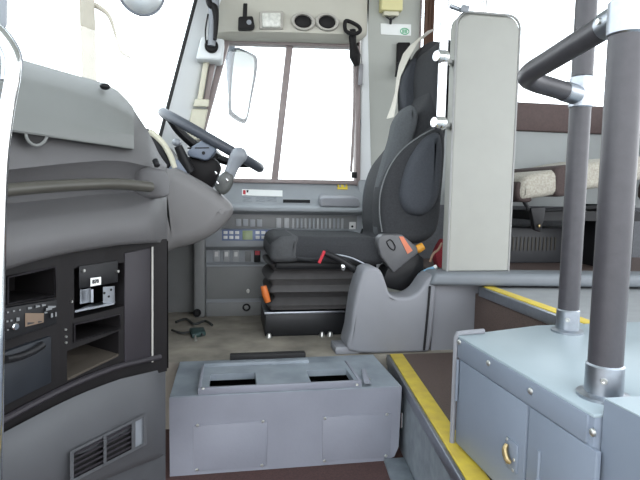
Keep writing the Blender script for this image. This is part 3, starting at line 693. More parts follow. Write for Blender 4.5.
# beige grab handle on the front pillar
gh = thing('pillar_grab_handle', 'beige grab handle on the front pillar above the steering wheel', 'grab handle', PY(203, 108, 2.7))
MB().hexa([PY(x, y, Y) for Y in (2.655, 2.69) for x, y in ((197, 101), (202.5, 101), (209.5, 60), (203.5, 60))], .008, 3).build('handle_bar', BEIGE, gh)
MB().hexa([PY(x, y, Y) for Y in (2.69, 2.75) for x, y in ((203.5, 101), (208.5, 101), (216, 60), (210, 60))], .003).build('dark_inlay', FRAME, gh)
MB().hexa([PY(x, y, Y) for Y in (2.65, 2.76) for x, y in ((193, 106.5), (208.5, 107), (209.5, 99.5), (195, 99))], .006, 3).build('handle_foot', BEIGE, gh)
MB().hexa([PY(x, y, Y) for Y in (2.68, 2.78) for x, y in ((186, 140), (202, 140), (208, 109), (192, 108.5))], .008, 3).build('handle_bracket', BEIGE, gh)

# ================================================================== REAR PILLAR FITTINGS
cb = thing('pillar_box', 'cream yellow plastic box high on the pillar behind the driver\'s window', 'box', PY(392, 16, WY-.03))
MB().slab([PY(381.5, 10, WY-.055), PY(403, 10.5, WY-.055), PY(403.5, -14, WY-.055), PY(382, -14, WY-.055)], AY*.055, .007, 3).build('box_case', CREAMB, cb)
MB().slab([PY(384, 15, WY-.04), PY(399, 15.5, WY-.04), PY(399.5, 9, WY-.04), PY(384, 9, WY-.04)], AY*.035, .004).build('box_base', BEIGE, cb)
m_ = MB(); m_.tube([PY(x, y, WY-.02) for x, y in ((382.5, 11), (385, 15.5), (390.5, 20))], .004, 8); m_.tube([PY(x, y, WY-.02) for x, y in ((399.5, 11.5), (396, 16), (391, 20))], .004, 8); m_.tube([PY(391, 18.5, WY-.02), PY(390.5, 24, WY-.02)], .007, 8); m_.build('cord', BLACK, cb)
sk_ = MB().slab([PY(380.5, 34.5, WY-.001), PY(411, 36, WY-.001), PY(411, 24.5, WY-.001), PY(380.5, 23.5, WY-.001)], AY*-.003, .0008).build('pillar_sticker', PAPER); tag(sk_, 'white sticker with round green emblem on the rear pillar', 'sticker')
ec_ = PY(404.7, 31.3, WY-.0045); rx, rz = .024, .016
m_ = MB(); m_.tube([ec_+V((math.cos(t)*rx, 0, math.sin(t)*rz)) for t in (2*PI*k/24 for k in range(24))], .0022, 6, closed=True, smooth=False)
for dx in (-.011, -.004, .004, .011): m_.box(ec_.x+dx-.002, ec_.x+dx+.002, ec_.y-.0012, ec_.y+.0012, ec_.z-.010, ec_.z+.010)
m_.build('green_emblem', GREEN, sk_)
ab = thing('seat_belt_mount', 'dark belt anchor slot on the pillar behind the headrest', 'belt anchor', PY(402, 75, WY-.02))
MB().slab([PY(397, 72, WY-.03), PY(411, 72, WY-.03), PY(410.5, 42, WY-.03), PY(398, 42, WY-.03)], AY*.03, .006).build('anchor_plate', FASC, ab)
MB().hexa([PY(x, y, Y) for Y in (WY-.05, WY-.028) for x, y in ((394.5, 77), (400, 77), (400, 62), (397, 62))], .004).build('anchor_tongue', BLACK, ab)
cu = MB(); rows_ = []
for z in (1.12, 1.3, 1.56, 1.9): rows_.append([V((1.026+.056*k/12, WY-.05+.012*math.sin(k*1.6), z)) for k in range(13)])
cu.loft(rows_, (0, .006, 0)); cu = cu.build('window_curtain', BROWNC); tag(cu, 'gathered brown curtain behind the driver\'s headrest', 'curtain')

# ================================================================== DRIVER'S SEAT
ds = thing('driver_seat', 'charcoal high-backed driver\'s seat facing the steering wheel', 'driver seat', (.35, 2.30, .0))
SY0, SY1 = 2.06, 2.50
def seatpoly(pts, Y, sub=4): return [(PY(x, y, Y).x, PY(x, y, Y).z) for x, y in spl(pts, sub)]
# pedestal, bellows
a, b = PY(265, 332, 2.16), PY(352, 311, 2.16)
pdm = MB().box(a.x, .60, 2.16, 2.46, 0, b.z, .006).build('pedestal', PEDM, ds); pdm['label'] = 'black steel pedestal box'
MB().box(a.x-.004, .602, 2.152, 2.468, b.z-.006, b.z+.004, .002).build('pedestal_rim', ALU, pdm)
for px in (269, 322, 330): 
    p = PY(px, 332, 2.14); MB().lathe((p.x, 2.14, 0), UP, [(0, .02), (.008, .02), (.014, .006), (.014, 0), (0, 0)], 12).build('bolt', SCREW, pdm)
bz = [(PY(300, y, 2.13).z) for y in (310, 305, 299, 292, 286, 279, 272, 264)]
zz = [(bz[0], .0), (bz[1], .012), (bz[2], -.03), (bz[3], .008), (bz[4], -.01), (bz[5], .012), (bz[6], -.02), (bz[7], .01)]
xb0, xb1 = PY(270, 290, 2.13).x, .62
ring = lambda z, e: [(x, y, z) for x, y in spl([(xb0-e, 2.17-e), (xb0+.06, 2.14-e), (xb1-.06, 2.14-e), (xb1+e, 2.17-e), (xb1+e, 2.44+e), (xb1-.06, 2.47+e), (xb0+.06, 2.47+e), (xb0-e, 2.44+e)], 4)]
rr = []
for (z, e), (z2, e2_) in zip(zz, zz[1:]):
    rr += [ring(z, e), ring((z*.6+z2*.4), (e*.75+e2_*.25))]
rr.append(ring(zz[-1][0], zz[-1][1]))
MB().rings(rr).build('bellows', BELLOW, ds, ang=60)
MB().box(xb0+.02, xb1, 2.11, 2.49, bz[7]-.022, bz[7]+.012, .01).build('seat_pan', BLACK, ds)
# cushion
cp = [(271, 246), (273, 240), (279, 236.5), (290, 236), (320, 237), (350, 237.5), (375, 238), (386, 244), (386, 262), (372, 266), (330, 264), (290, 262), (275, 262), (271, 256)]
MB().rprism(seatpoly(cp, SY0), AX, UP, V((0, SY0, 0)), AY, SY1-SY0, .035, 5).build('seat_cushion', SEATD, ds, ang=60)
fp = [(270.5, 258), (270.5, 249), (273, 241.5), (280, 237), (290, 236.4), (298, 236.6), (301, 242), (300, 256), (297, 262), (284, 263), (274, 262.5)]
MB().rprism(seatpoly(fp, SY0-.003), AX, UP, V((0, SY0-.003, 0)), AY, SY1-SY0+.006, .032, 5).build('cushion_front', CFRONT, ds, ang=60)
for yy, dx in ((243, 0), (249, 6), (256, 2)):
    MB().tube([PY(x+dx, y, SY0+.008) for x, y in ((288, yy-1), (305, yy+3), (325, yy+1), (345, yy+3), (372, yy+1))], [.004, .009, .007, .009, .004], 8).build('cloth_fold', SEATD, ds)
# backrest
bp = [(380, 236), (379, 222), (381, 200), (385, 180), (392, 160), (407, 140), (418, 118), (430, 96), (438, 76), (441, 60), (443, 50), (450, 47), (458, 52), (462, 66), (460, 90), (449, 130), (446, 180), (440, 225), (428, 242), (400, 246), (376, 244)]
MB().rprism(seatpoly(bp, 2.14), AX, UP, V((0, 2.14, 0)), AY, .33, .05, 5).build('backrest', SEATD, ds, ang=60)
# far bolster seen past the front edge
fb_ = [(370, 238), (366, 215), (367, 190), (374, 168), (385, 154), (396, 152), (398, 180), (392, 215), (386, 238)]
MB().rprism(seatpoly(fb_, 2.40), AX, UP, V((0, 2.40, 0)), AY, .10, .04, 5).build('side_bolster', SEATB, ds, ang=60)
# near upholstery: slate centre wing, dark shoulder wing, rounded blue-grey bolster
wg = [(381, 238), (379, 215), (380, 190), (386, 165), (394, 138), (399, 118), (412, 104), (420, 116), (412, 150), (402, 190), (398, 238)]
MB().rprism(seatpoly(wg, 2.11), AX, UP, V((0, 2.11, 0)), AY, .12, .03, 4).build('backrest_wing', SEATG, ds, ang=60)
nb = [(384, 238), (381, 214), (383, 188), (392, 165), (406, 148), (424, 134), (440, 124), (447, 140), (444, 190), (438, 232), (418, 243), (398, 242)]
MB().rprism(seatpoly(nb, 2.07), AX, UP, V((0, 2.07, 0)), AY, .16, .035, 4).build('side_bolster', SEATD, ds, ang=60)
lb = [(402, 200), (403, 184), (409, 164), (418, 148), (429, 136), (441, 132), (445, 150), (443, 185), (437, 206), (424, 216), (409, 213)]
MB().rprism(seatpoly(lb, 2.035), AX, UP, V((0, 2.035, 0)), AY, .12, .04, 5).build('lumbar_pad', SEATB, ds, ang=60)
MB().tube([PY(x, y, 2.062) for x, y in ((382, 232), (379.5, 212), (381, 190), (390, 166), (404, 148), (422, 135), (440, 126))], .0028, 8).build('piping', SPIPE, ds)
hr = [(437, 100), (436, 78), (437, 58), (440, 44), (447, 37), (456, 40), (463, 62), (463, 92), (456, 112), (448, 122), (440, 116)]
MB().rprism(seatpoly(hr, 2.10), AX, UP, V((0, 2.10, 0)), AY, .39, .045, 6).build('headrest', SEATD, ds, ang=60)
hr3 = [(418, 114), (416, 85), (416.5, 62), (421, 49), (429, 42), (439, 41), (447, 48), (450, 70), (450, 114), (436, 120)]
MB().rprism(seatpoly(hr3, 2.36), AX, UP, V((0, 2.36, 0)), AY, .10, .014, 5).build('headrest_wing', SEATD, ds, ang=60)
hr2 = [(405, 110), (404.5, 86), (407, 69), (413, 58), (422, 60), (425, 90), (420, 114), (411, 118)]
MB().rprism(seatpoly(hr2, 2.37), AX, UP, V((0, 2.37, 0)), AY, .11, .018, 5).build('headrest_wing', SEATB, ds, ang=60)
# recliner cover
rp = [(378, 244), (379, 238), (383, 234.5), (402, 234.5), (417, 247), (418.5, 253), (394, 273), (388, 266), (381, 256)]
rc = MB().prism([PY(x, y, 2.02) for x, y in rp], AY*.06, .006, 3).build('recliner_cover', mat('recliner_grey', (92, 92, 94), .45), ds)
MB().slab([PY(x, y, 2.019) for x, y in ((399, 236.5), (403, 236.5), (412.5, 250.5), (407.5, 254))], AY*-.002).build('orange_sticker', ORSTK, rc)
MB().tube([PY(x, y, 2.018) for x, y in ((387.5, 241), (391, 240), (395, 246), (394, 250), (390, 248), (387, 243))], .0025, 8, closed=True).build('handle_outline', BLACK, rc)
MB().prism([PY(x, y, 2.04) for x, y in ((388, 268), (418, 253), (424, 258), (424, 290), (404, 292), (380, 286))], AY*.12, .008).build('recliner_base', BLACK, ds)
lo = MB().tube([PY(x, y, 2.10) for x, y in ((268, 302), (265.5, 294), (263.5, 286))], [.012, .015, .012], 12); lo.build('height_lever', ORANGE, ds)['label'] = 'orange height lever'
MB().tube([PY(x, y, 2.04) for x, y in ((414, 250), (418, 249), (423, 246))], [.008, .018, .016], 12).build('tilt_knob', mat('amber_plastic', (214, 150, 50), .5), ds)
# white cloth hung over the headrest
wc = MB(); R_ = []
path = [(421, 41), (413, 43.5), (406, 52), (401.5, 64), (399, 78), (397.5, 92), (393.5, 106), (389, 118)]
cw = [.22, .22, .20, .15, .065, .04, .07, .11]
for t in (0, .33, .66, 1):
    R_.append([PY(x, y, 2.46)+V((-.004, .03-cw[i]*t, -.008*t if i >= 6 else 0)) for i, (x, y) in enumerate(path)])
wc.loft(R_, (.004, 0, .003)); wcl = wc.build('headrest_cloth', CREAMC, ang=60); tag(wcl, 'cream cloth draped over the far edge of the driver\'s headrest', 'cloth')
# parking lever
lp = thing('brake_lever', 'black lever with red tag in front of the driver\'s cushion', 'brake lever', PY(356, 280, 1.97))
MB().tube([PY(x, y, 1.985) for x, y in ((324, 252.5), (340, 260), (356, 271), (364, 276))], [.012, .016, .013, .011], 12).build('lever_rod', BLACK, lp)
MB().tube([PY(324.5, 251, 1.975), PY(321.5, 257), PY(319, 263, 1.975)] if False else [PY(324.5, 251, 1.975), PY(319, 263, 1.975)], .006, 8, smooth=False).build('red_tag', RED, lp)
MB().ell(PY(343, 267.5, 1.965), (.009, 0, .003), (0, .006, 0), (-.004, 0, .014)).build('bright_ring', CHROME, lp)
MB().tube([PY(325, 253, 1.98), PY(350, 257.5, 1.99), PY(372, 268, 2.0)], .0035, 8).build('thin_rod', ALU, lp)

# ================================================================== LEVER CONSOLE, PLINTH, PARTITION
lcn = thing('lever_console', 'pale grey moulded lever console in front of the driver\'s seat', 'console', PY(385, 352, 1.95))
LY = 1.87
lp_ = [(349, 351), (351, 330), (355, 300), (359.5, 282), (363.5, 272), (369, 268), (377, 268), (382.5, 273), (387, 285), (390.5, 294), (397, 297), (410, 297), (420, 291), (428, 280), (436, 276), (436, 300), (430, 351), (415, 353), (385, 354)]
MB().rprism([(PY(x, y, LY).x, max(PY(x, y, LY).z, .001)) for x, y in spl(lp_, 3)], AX, UP, V((0, LY, 0)), AY, .13, .014, 4).build('console_shell', GREYP, lcn, ang=50)
MB().tube([PY(430, 286, LY-.004), PY(428, 310, LY-.004), PY(424, 350, LY-.004)], .0045, 8).build('edge_strip', BLACK, lcn)
a_, b_ = PZ(334, 353, 0), PZ(354, 353, 0); MB().box(a_.x, b_.x+.02, 1.88, 1.98, .001, .03, .005).build('console_foot', GREYP, lcn)
struct(MB().prism([PY(431, 352, 1.895), PY(434, 279, 1.895), PY(486.5, 282, 1.895), PY(485.5, 352, 1.895)], AY*.25).build('trim_12', GREYP))
lg = MB()
e0, e1 = PY(434, 279.5, 1.865), PY(646, 289, 1.865)
lz = e0.z
lg.hexa([(e0.x-.02, 1.85, .265), (2.6, 1.62, .262), (2.6, 1.76, .262), (e0.x-.01, 1.99, .265), (e0.x, 1.85, .313), (2.6, 1.62, .310), (2.6, 1.76, .310), (e0.x+.01, 1.99, .313)], .016, 4)
struct(lg.build('trim_13', LEDGE))
# partition panel
PYp = 1.90
def pq(x, y): p = PY(x, y, PYp); return (p.x, p.z)
pw0, pw1 = pq(447, 272)[0], pq(508, 272)[0]; zt = pq(486, 13.5)[1]; zb = .312; rr_ = .05
ol = [(pw0, zb), (pw1, zb)]+[(pw1-rr_+rr_*math.cos(t), zt-rr_+rr_*math.sin(t)) for t in (PI/2*k/6 for k in range(7))]+[(pw0+rr_-rr_*math.sin(t), zt-rr_+rr_*math.cos(t)) for t in (PI/2*k/6 for k in range(7))]
pt = thing('partition_panel', 'tall cream padded partition panel behind the driver\'s seat', 'partition', ((pw0+pw1)/2, PYp+.03, zb))
MB().prism([(x, PYp+.006, z) for x, z in ol], AY*.05, .006, 3).build('panel_core', PANEL, pt)
shr = [((x-(pw0+pw1)/2)*.97+(pw0+pw1)/2, (z-zb)*.988+zb+.002) for x, z in ol]
MB().prism([(x, PYp-.004, z) for x, z in shr], AY*.012, .004, 3).build('padded_face', PANEL, pt)
MB().tube([(x, PYp-.001, z) for x, z in ol[1:]+ol[:1]], .0045, 8, smooth=False).build('edge_piping', PIPE, pt)
# chrome grab pole with clamps
gp = thing('chrome_grab_pole', 'slim chrome grab pole clamped to the cream partition\'s left edge', 'grab pole', PY(440, 128, 1.84))
q0 = PY(440.5, 126, 1.845); cx = q0.x
MB().cyl((cx, 1.845, q0.z), (cx+.004, 1.845, 2.15), .0165, 20).build('pole', mat('polished_steel', (235, 235, 238), .18, .9, var=.01), gp)
for py in (57, 123):
    z = PY(440, py, 1.845).z
    m2 = MB(); m2.ell((cx, 1.845, z), (.027, 0, 0), (0, .027, 0), (0, 0, .027)); m2.cyl((cx, 1.845, z), (pw0+.0, 1.93, z), .014, 14); m2.lathe((cx-.0, 1.845, z), V((-1, -.4, 0)), [(0, 0), (.02, 0), (.024, .02), (.018, .034), (0, .036)], 18)
    m2.build('pole_clamp', CHROME, gp)
gp2 = thing('chrome_rail', 'short chrome rail rising from the cream partition\'s top edge', 'rail', (PY(484, 12, 1.93).x, 1.93, zt))
x2 = PY(484, 8, 1.93).x
MB().cyl((x2, 1.93, zt-.01), (x2, 1.93, 2.15), .012, 16).build('rail_tube', CHROME, gp2)
kb = thing('partition_latch', 'small grey latch on the cream partition\'s top corner', 'latch', PY(462, 14, 1.9))
MB().cyl(PY(450, 6, 1.88), PY(462, 10.5, 1.88), .008, 12).build('latch_arm', ALU, kb)
MB().hexa([PY(x, y, Y) for Y in (1.86, 1.93) for x, y in ((460, 12), (468.5, 12.5), (470, 5.5), (461.5, 4.5))], .006).build('latch_block', LEVERM, kb)
# odds and ends in the tray behind the lever console
bt = thing('blue_bottle', 'light blue plastic bottle lying in the tray behind the lever console', 'bottle', PY(424, 275, 2.0))
MB().tube([PY(419, 277, 2.0), PY(424, 274, 2.0), PY(430, 271, 2.0), PY(434, 268, 2.0)], [.012, .016, .016, .008], 14).build('bottle_body', BLUEB, bt); MB().cyl(PY(434, 268, 2.0), PY(436.5, 266.5, 2.0), .009, 12).build('bottle_cap', WHITE, bt)
b2 = thing('white_capped_bottle', 'small bottle with white cap standing in the tray by the partition', 'bottle', PY(417, 296, 2.0))
MB().cyl(PY(423.5, 294, 2.0), PY(424, 281, 2.0), .013, 14, .004).build('bottle_body', BLUEB, b2); MB().cyl(PY(416, 295, 1.985), PY(416.6, 288.5, 1.985), .010, 14, .003, r2=.008).build('bottle_cap', WHITE, b2)
rdc = MB().prism([PY(x, y, 2.1) for x, y in spl([(436, 256), (441, 244), (446, 240), (447, 262), (440, 268)], 3)], AY*.05, .008).build('red_pouch', mat('red_cloth', (142, 42, 52), .9)); tag(rdc, 'dark red cloth pouch tucked beside the partition foot', 'pouch')
bcb = MB().tube([PY(x, y, 2.03) for x, y in ((430, 262), (433, 254), (438, 250), (442, 243))], .005, 8).build('tan_strap', mat('tan_strap_cloth', (150, 122, 104), .9)); tag(bcb, 'tan strap looped beside the red pouch', 'strap')

# ================================================================== ENGINE BOX IN THE STEP WELL
bx = thing('service_box', 'low grey steel box with two square openings on top, between dashboard and step', 'box', (.19, 1.70, -.243))
BX0, BX1 = -.171, .543
BY0, BY1 = 1.535, 1.86
o = MB()
o.prism([(BX0, BY0, -.242), (BX1-.045, BY0, -.242), (BX1-.018, BY0, -.230), (BX1-.005, BY0, -.20), (BX1, BY0, -.001), (BX0, BY0, -.001)], (0, .006, 0))
o.box(BX0, BX0+.006, BY0+.006, BY1, -.242, -.001); o.box(BX0+.006, BX1-.02, BY1-.006, BY1, -.242, -.001)
o.hexa([(BX1-.011, BY0+.006, -.20), (BX1-.005, BY0+.006, -.20), (BX1-.005, BY1, -.20), (BX1-.011, BY1, -.20), (BX1-.006, BY0+.006, -.001), (BX1, BY0+.006, -.001), (BX1, BY1, -.001), (BX1-.006, BY1, -.001)])
o.hexa([(BX1-.050, BY0+.006, -.242), (BX1-.045, BY0+.006, -.242), (BX1-.045, BY1, -.242), (BX1-.050, BY1, -.242), (BX1-.010, BY0+.006, -.20), (BX1-.005, BY0+.006, -.20), (BX1-.005, BY1, -.20), (BX1-.010, BY1, -.20)])
o.build('box_shell', BOXM, bx)
MB().box(BX0+.008, BX1-.06, BY0+.008, BY1-.008, -.235, -.19).build('shade_floor', DARK, bx)  # dark floor and lining added as painted shade behind the openings
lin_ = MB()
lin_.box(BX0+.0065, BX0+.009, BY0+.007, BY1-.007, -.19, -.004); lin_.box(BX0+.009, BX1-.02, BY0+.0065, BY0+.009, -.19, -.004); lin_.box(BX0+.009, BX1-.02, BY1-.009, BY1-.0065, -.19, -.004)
lin_.build('shade_lining', DARK, bx)
def gridplate(us, vs, skip, f, z, th):       # flat plate with rectangular openings left out
    b = bmesh.new(); g = [[b.verts.new((*f(u, v)[:2], z)) for u in us] for v in vs]
    fs = [b.faces.new((g[j][i], g[j][i+1], g[j+1][i+1], g[j+1][i])) for j in range(len(vs)-1) for i in range(len(us)-1) if (i, j) not in skip]
    e = bmesh.ops.extrude_face_region(b, geom=fs)
    for q in e['geom']:
        if isinstance(q, bmesh.types.BMVert): q.co.z += th
    m2 = MB(); return m2._in(b)
OA = [PZ(209.8, 386.2, .022), PZ(257.3, 383.8, .022), PZ(254.5, 371.7, .022), PZ(209.8, 373.4, .022)]
OB = [PZ(311, 381.3, .022), PZ(356, 379.3, .022), PZ(344.6, 369, .022), PZ(306, 370, .022)]
xs = [(OA[0].x+OA[3].x)/2, (OA[1].x+OA[2].x)/2, (OB[0].x+OB[3].x)/2, (OB[1].x+OB[2].x)/2]
ys = [(OA[0].y+OA[1].y+OB[0].y+OB[1].y)/4, (OA[2].y+OA[3].y+OB[2].y+OB[3].y)/4]
PX0, PX1 = PZ(200, 391, .0).x, PZ(359, 386, .0).x; PYF = PZ(280, 391.5, 0).y; PYB = PZ(273, 364, .02).y
ident = lambda u, v: (u, v)
gridplate([BX0+.002]+xs+[BX1-.004], [BY0, ys[0], ys[1], BY1], {(1, 1), (3, 1)}, ident, -.001, .004).build('box_top', BOXT, bx)
gridplate([PX0]+xs+[PX1], [PYF, ys[0], ys[1], PYB], {(1, 1), (3, 1)}, ident, .003, .017).build('opening_plate', BOXT, bx)['label'] = 'raised metal plate with two square openings'
rim = MB(); rim.box(PX0-.004, PX1+.004, PYF-.004, PYF+.006, .003, .024, .0015); rim.box(PX0-.004, PX0+.005, PYF+.006, PYB, .003, .023, .0015); rim.box(PX1-.005, PX1+.004, PYF+.006, PYB, .003, .023, .0015)
rim.build('plate_frame', BOXM, bx)
xr = PZ(312, 366, .03).x
MB().box(PX0+.004, xr, PYB-.004, PYB+.03, .003, .030, .003).build('rear_flange', BOXT, bx)
a_, b_ = PZ(230, 359, .02), PZ(306, 356, .02)
MB().box(a_.x, b_.x, BY1-.035, BY1-.003, .003, .03, .004).build('rubber_strip', RUBBER, bx)['label'] = 'black rubber strip'
def frontplate(px0, py0, px1, py1, sc_pts):
    a_, b_ = PY(px0, py1, 1.535), PY(px1, py0, 1.535)
    pl_ = MB().box(a_.x, b_.x, 1.5315, 1.537, a_.z, b_.z, .0012).build('cover_plate', BOXM, bx)
    for x, y in sc_pts:
        p = PY(x, y, 1.5305); MB().lathe(p+AY*.001, -AY, [(0.0048, 0), (.0048, .001), (.003, .0032), (0, .0038)], 12).build('screw', SCREW, pl_)
frontplate(193.5, 421, 267, 471, ((197.5, 425.5), (263, 421.5), (197, 470), (262, 465.5)))
frontplate(322, 413, 391, 461, ((325, 418.5), (387, 414.5), (324.5, 461), (386, 456)))
for x, y in ((369, 378.5), (203, 388), (357, 384.2), (366, 381.5)):
    p = PZ(x, y, .03 if x < 360 else .006); MB().lathe(V((p.x, p.y, p.z-.003)), UP, [(.005, 0), (.004, .004), (0, .005)], 10).build('screw', SCREW, bx)
MB().hexa([PZ(x, y, z) for z in (.003, .012) for x, y in ((364, 384), (371, 384), (366, 369), (361, 369))], .002).build('latch_bar', BOXM, bx)
MB().cyl((BX1+.007, 1.545, -.14), (BX1+.007, 1.545, -.09), .004, 10).build('hinge_pin', CHROME, bx)
# cables on the driver's floor near the bulkhead
cbm = MB(); cbm.tube([PZ(x, y, .012) for x, y in ((176, 322), (186, 319), (194, 324), (205, 321), (212, 325))], .006, 8); cbm.tube([PZ(x, y, .012) for x, y in ((172, 330), (182, 333), (196, 331), (203, 335))], .005, 8)
tag(cbm.build('floor_cable', mat('dark_cable', (48, 50, 50), .6)), 'dark loose cable lying on the floor beside the pedals', 'cable')
tag(MB().prism([PZ(x, y, 0.0) for x, y in ((189, 332), (204, 331), (206, 336), (192, 339))], (0, 0, .02), .006).build('teal_rag', TEAL), 'small teal scrap on the dirty cab floor', 'scrap')
tag(MB().lathe(PZ(195.5, 341, 0), UP, [(.007, 0), (.007, .006), (.0035, .007), (.0035, .022), (0, .023)], 10).build('floor_bolt', SCREW), 'single bright bolt standing on the dirty cab floor', 'bolt')

# ================================================================== CABINET WITH HANDRAILS
cb_ = thing('equipment_cabinet', 'blue-grey steel cabinet with doors beside the upper step', 'cabinet', (.85, .93, 0))
CX, CZ = .545, .27
C0, C1 = .70, 1.145
m2 = MB(); m2.prism([(CX, C1, .007), (CX+.012, C0-.01, .007), (1.6, C0-.01, .007), (1.6, C1+.09, .007), (CX+.25, C1+.07, .007)], (0, 0, CZ-.011), .002); m2.build('carcass', CABM, cb_)
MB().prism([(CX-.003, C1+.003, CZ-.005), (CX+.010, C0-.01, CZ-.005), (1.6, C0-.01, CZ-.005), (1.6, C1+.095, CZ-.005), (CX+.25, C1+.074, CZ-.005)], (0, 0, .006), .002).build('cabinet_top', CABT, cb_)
fx = lambda y: CX+.012*(C1-y)/(C1-C0)
def face(px, py): return PX(px, py, CX+.005)
def fplate(y0, y1, z0, z1, name, m_, th=.006, bev=.002, par=cb_):
    return MB().hexa([(fx(y0)-th, y0, z0), (fx(y1)-th, y1, z0), (fx(y1)+.004, y1, z0), (fx(y0)+.004, y0, z0), (fx(y0)-th, y0, z1), (fx(y1)-th, y1, z1), (fx(y1)+.004, y1, z1), (fx(y0)+.004, y0, z1)], bev).build(name, m_, par)
yA = face(529, 420).y; yB = face(596, 440).y
dr1 = fplate(yA+.004, C1-.02, .014, CZ-.052, 'cabinet_door', CABM, .006); dr2 = fplate(yB, yA-.004, .014, CZ-.052, 'cabinet_door', CABM, .006)
fplate(C0, C1-.003, CZ-.05, CZ-.004, 'top_rail', CABM, .0055)
# trim channel on the front corner
MB().tube([(CX-.006, C1+.004, .004), (CX-.006, C1+.004, CZ-.006), (CX-.002, C1+.006, CZ+.004), (CX+.02, C1+.007, CZ+.006), (CX+.07, C1+.015, CZ+.006)], .0065, 8, smooth=False).build('corner_trim', GREYP, cb_)
for px, py in ((463.5, 342), (491.5, 363), (532, 391), (592, 432.5), (461, 452)):
    p = face(px, py); MB().lathe(V((fx(p.y)-.005, p.y, p.z)), -AX, [(.0065, 0), (.006, .003), (.003, .0055), (0, .006)], 14).build('rivet', SCREW, cb_)
p = face(514, 454); L0 = V((fx(p.y)-.006, p.y, p.z))
lt_ = MB().hexa([L0+V(q) for q in ((-.004,-.022,-.03),(-.004,.02,-.03),(.001,.02,-.03),(.001,-.022,-.03),(-.004,-.022,.028),(-.004,.02,.028),(.001,.02,.028),(.001,-.022,.028))], .002).build('latch', CABM, dr1)
p = L0+V((-.006, 0, 0)); MB().tube([p+V((0, .010, .016)), p+V((-.006, .006, .006)), p+V((-.007, -.004, -.006)), p+V((-.002, -.010, -.012))], [.004, .006, .006, .004], 10).build('latch_handle', BRASS, dr1)
for q in ((0, .014, .024), (0, .012, -.022), (0, -.014, -.004), (0, -.012, -.026)): MB().lathe(L0+V(q)+V((-.003, 0, 0)), -AX, [(.004, 0), (.003, .002), (0, .003)], 10).build('screw', SCREW, dr1)
for px, par in ((541, dr2), (461.8, dr1)):
    p = face(px, 452 if px > 500 else 380); MB().cyl((fx(p.y)-.007, p.y, p.z-.06 if px > 500 else p.z-.05), (fx(p.y)-.007, p.y, p.z+(.002 if px > 500 else .05)), .0035, 10).build('hinge', CABM, par)
# second, slightly taller box nearer the door
nb_ = thing('corner_box', 'plain blue-grey steel box in the near right corner, abutting the cabinet', 'box', (.9, .55, 0))
q0 = PZ(603, 398.5, .297)
MB().prism([(q0.x, q0.y, .007), (q0.x+.03, .2, .007), (1.5, .2, .007), (1.5, q0.y-.03, .007)], (0, 0, .29), .004).build('box_body', CABM, nb_)
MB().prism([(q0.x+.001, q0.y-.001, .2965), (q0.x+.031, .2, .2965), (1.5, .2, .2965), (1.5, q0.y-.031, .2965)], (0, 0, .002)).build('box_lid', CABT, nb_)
# upright poles
def pole(pos, label, r, top):
    t = thing('upright_pole', label, 'handrail pole', (pos.x, pos.y, CZ+.001), None)
    x, y = pos.x, pos.y
    MB().lathe((x, y, CZ+.001), UP, [(0, 0), (r*1.55, 0), (r*1.55, .005), (r*1.12, .009), (r*1.1, .055), (r, .058)], 24).build('base_collar', ALU, t)
    MB().cyl((x, y, CZ+.055), (x, y, top), r, 28).build('pole_grip', POLEM, t)
    MB().cyl((x, y, top-.001), (x, y, 2.15), r*.86, 24).build('upper_tube', ALU, t)
    p = V((x, y, CZ+.036)); d = (CAM-p); d.z = 0; d.normalize(); p = p+d*r*1.08
    MB().lathe(p, d, [(0.006, 0), (.005, .003), (.0025, .003), (0, .001)], 12).build('grub_screw', SCREW, t)
    return t
P1 = PZ(603, 397, CZ); P2 = PZ(567, 332, CZ)
zc1 = D(617, 28, P1.y/ (ray(617, 28).y)).z if False else PY(617, 32, P1.y).z
zc2 = PY(579, 104, P2.y).z
R1 = .027
t1 = pole(P1, 'thick dark upright pole in the foreground on the cabinet\'s near end', R1, zc1)
t2 = pole(P2, 'dark upright pole farther back on the cabinet\'s far edge', .0245, zc2-.006)
MB().cyl((P2.x, P2.y, zc2+.065), (P2.x, P2.y, 2.149), .0245, 24).build('pole_grip', POLEM, t2)
MB().cyl((P2.x, P2.y, zc2-.01), (P2.x, P2.y, zc2+.065), .027, 24, .003).build('tee_sleeve', ALU, t2)
MB().cyl((P1.x, P1.y, zc1-.006), (P1.x, P1.y, zc1+.05), .030, 24, .003).build('tee_sleeve', ALU, t1)
# elbow handrail between the poles
eb = thing('elbow_handrail', 'dark bent handrail joining the two upright poles', 'handrail', (P1.x, P1.y, zc1))
A_ = V((P1.x, P1.y, PY(603, 10, P1.y).z)); B_ = V((P2.x, P2.y, PY(577, 96, P2.y).z)); E_ = D(521, 78, 1.16)
dA = (A_-E_).normalized(); dB = (B_-E_).normalized()
MB().tube([A_-dA*.055, A_-dA*.16]+[E_+dA*.10, E_+dA*.045, E_+(dA+dB)*.012, E_+dB*.045, E_+dB*.10]+[B_-dB*.06], .0215, 18, sub=5).build('rail_grip', POLEM, eb)
MB().cyl(A_-dA*.058, A_-dA*.015, .0235, 18, .003).build('rail_connector', ALU, eb); MB().cyl(B_-dB*.062, B_-dB*.015, .0235, 18, .003).build('rail_connector', ALU, eb)
p = A_-dA*.04+V((-.0235, 0, 0)); MB().lathe(p, -AX, [(.006, 0), (.005, .003), (0, .003)], 10).build('grub_screw', SCREW, eb)

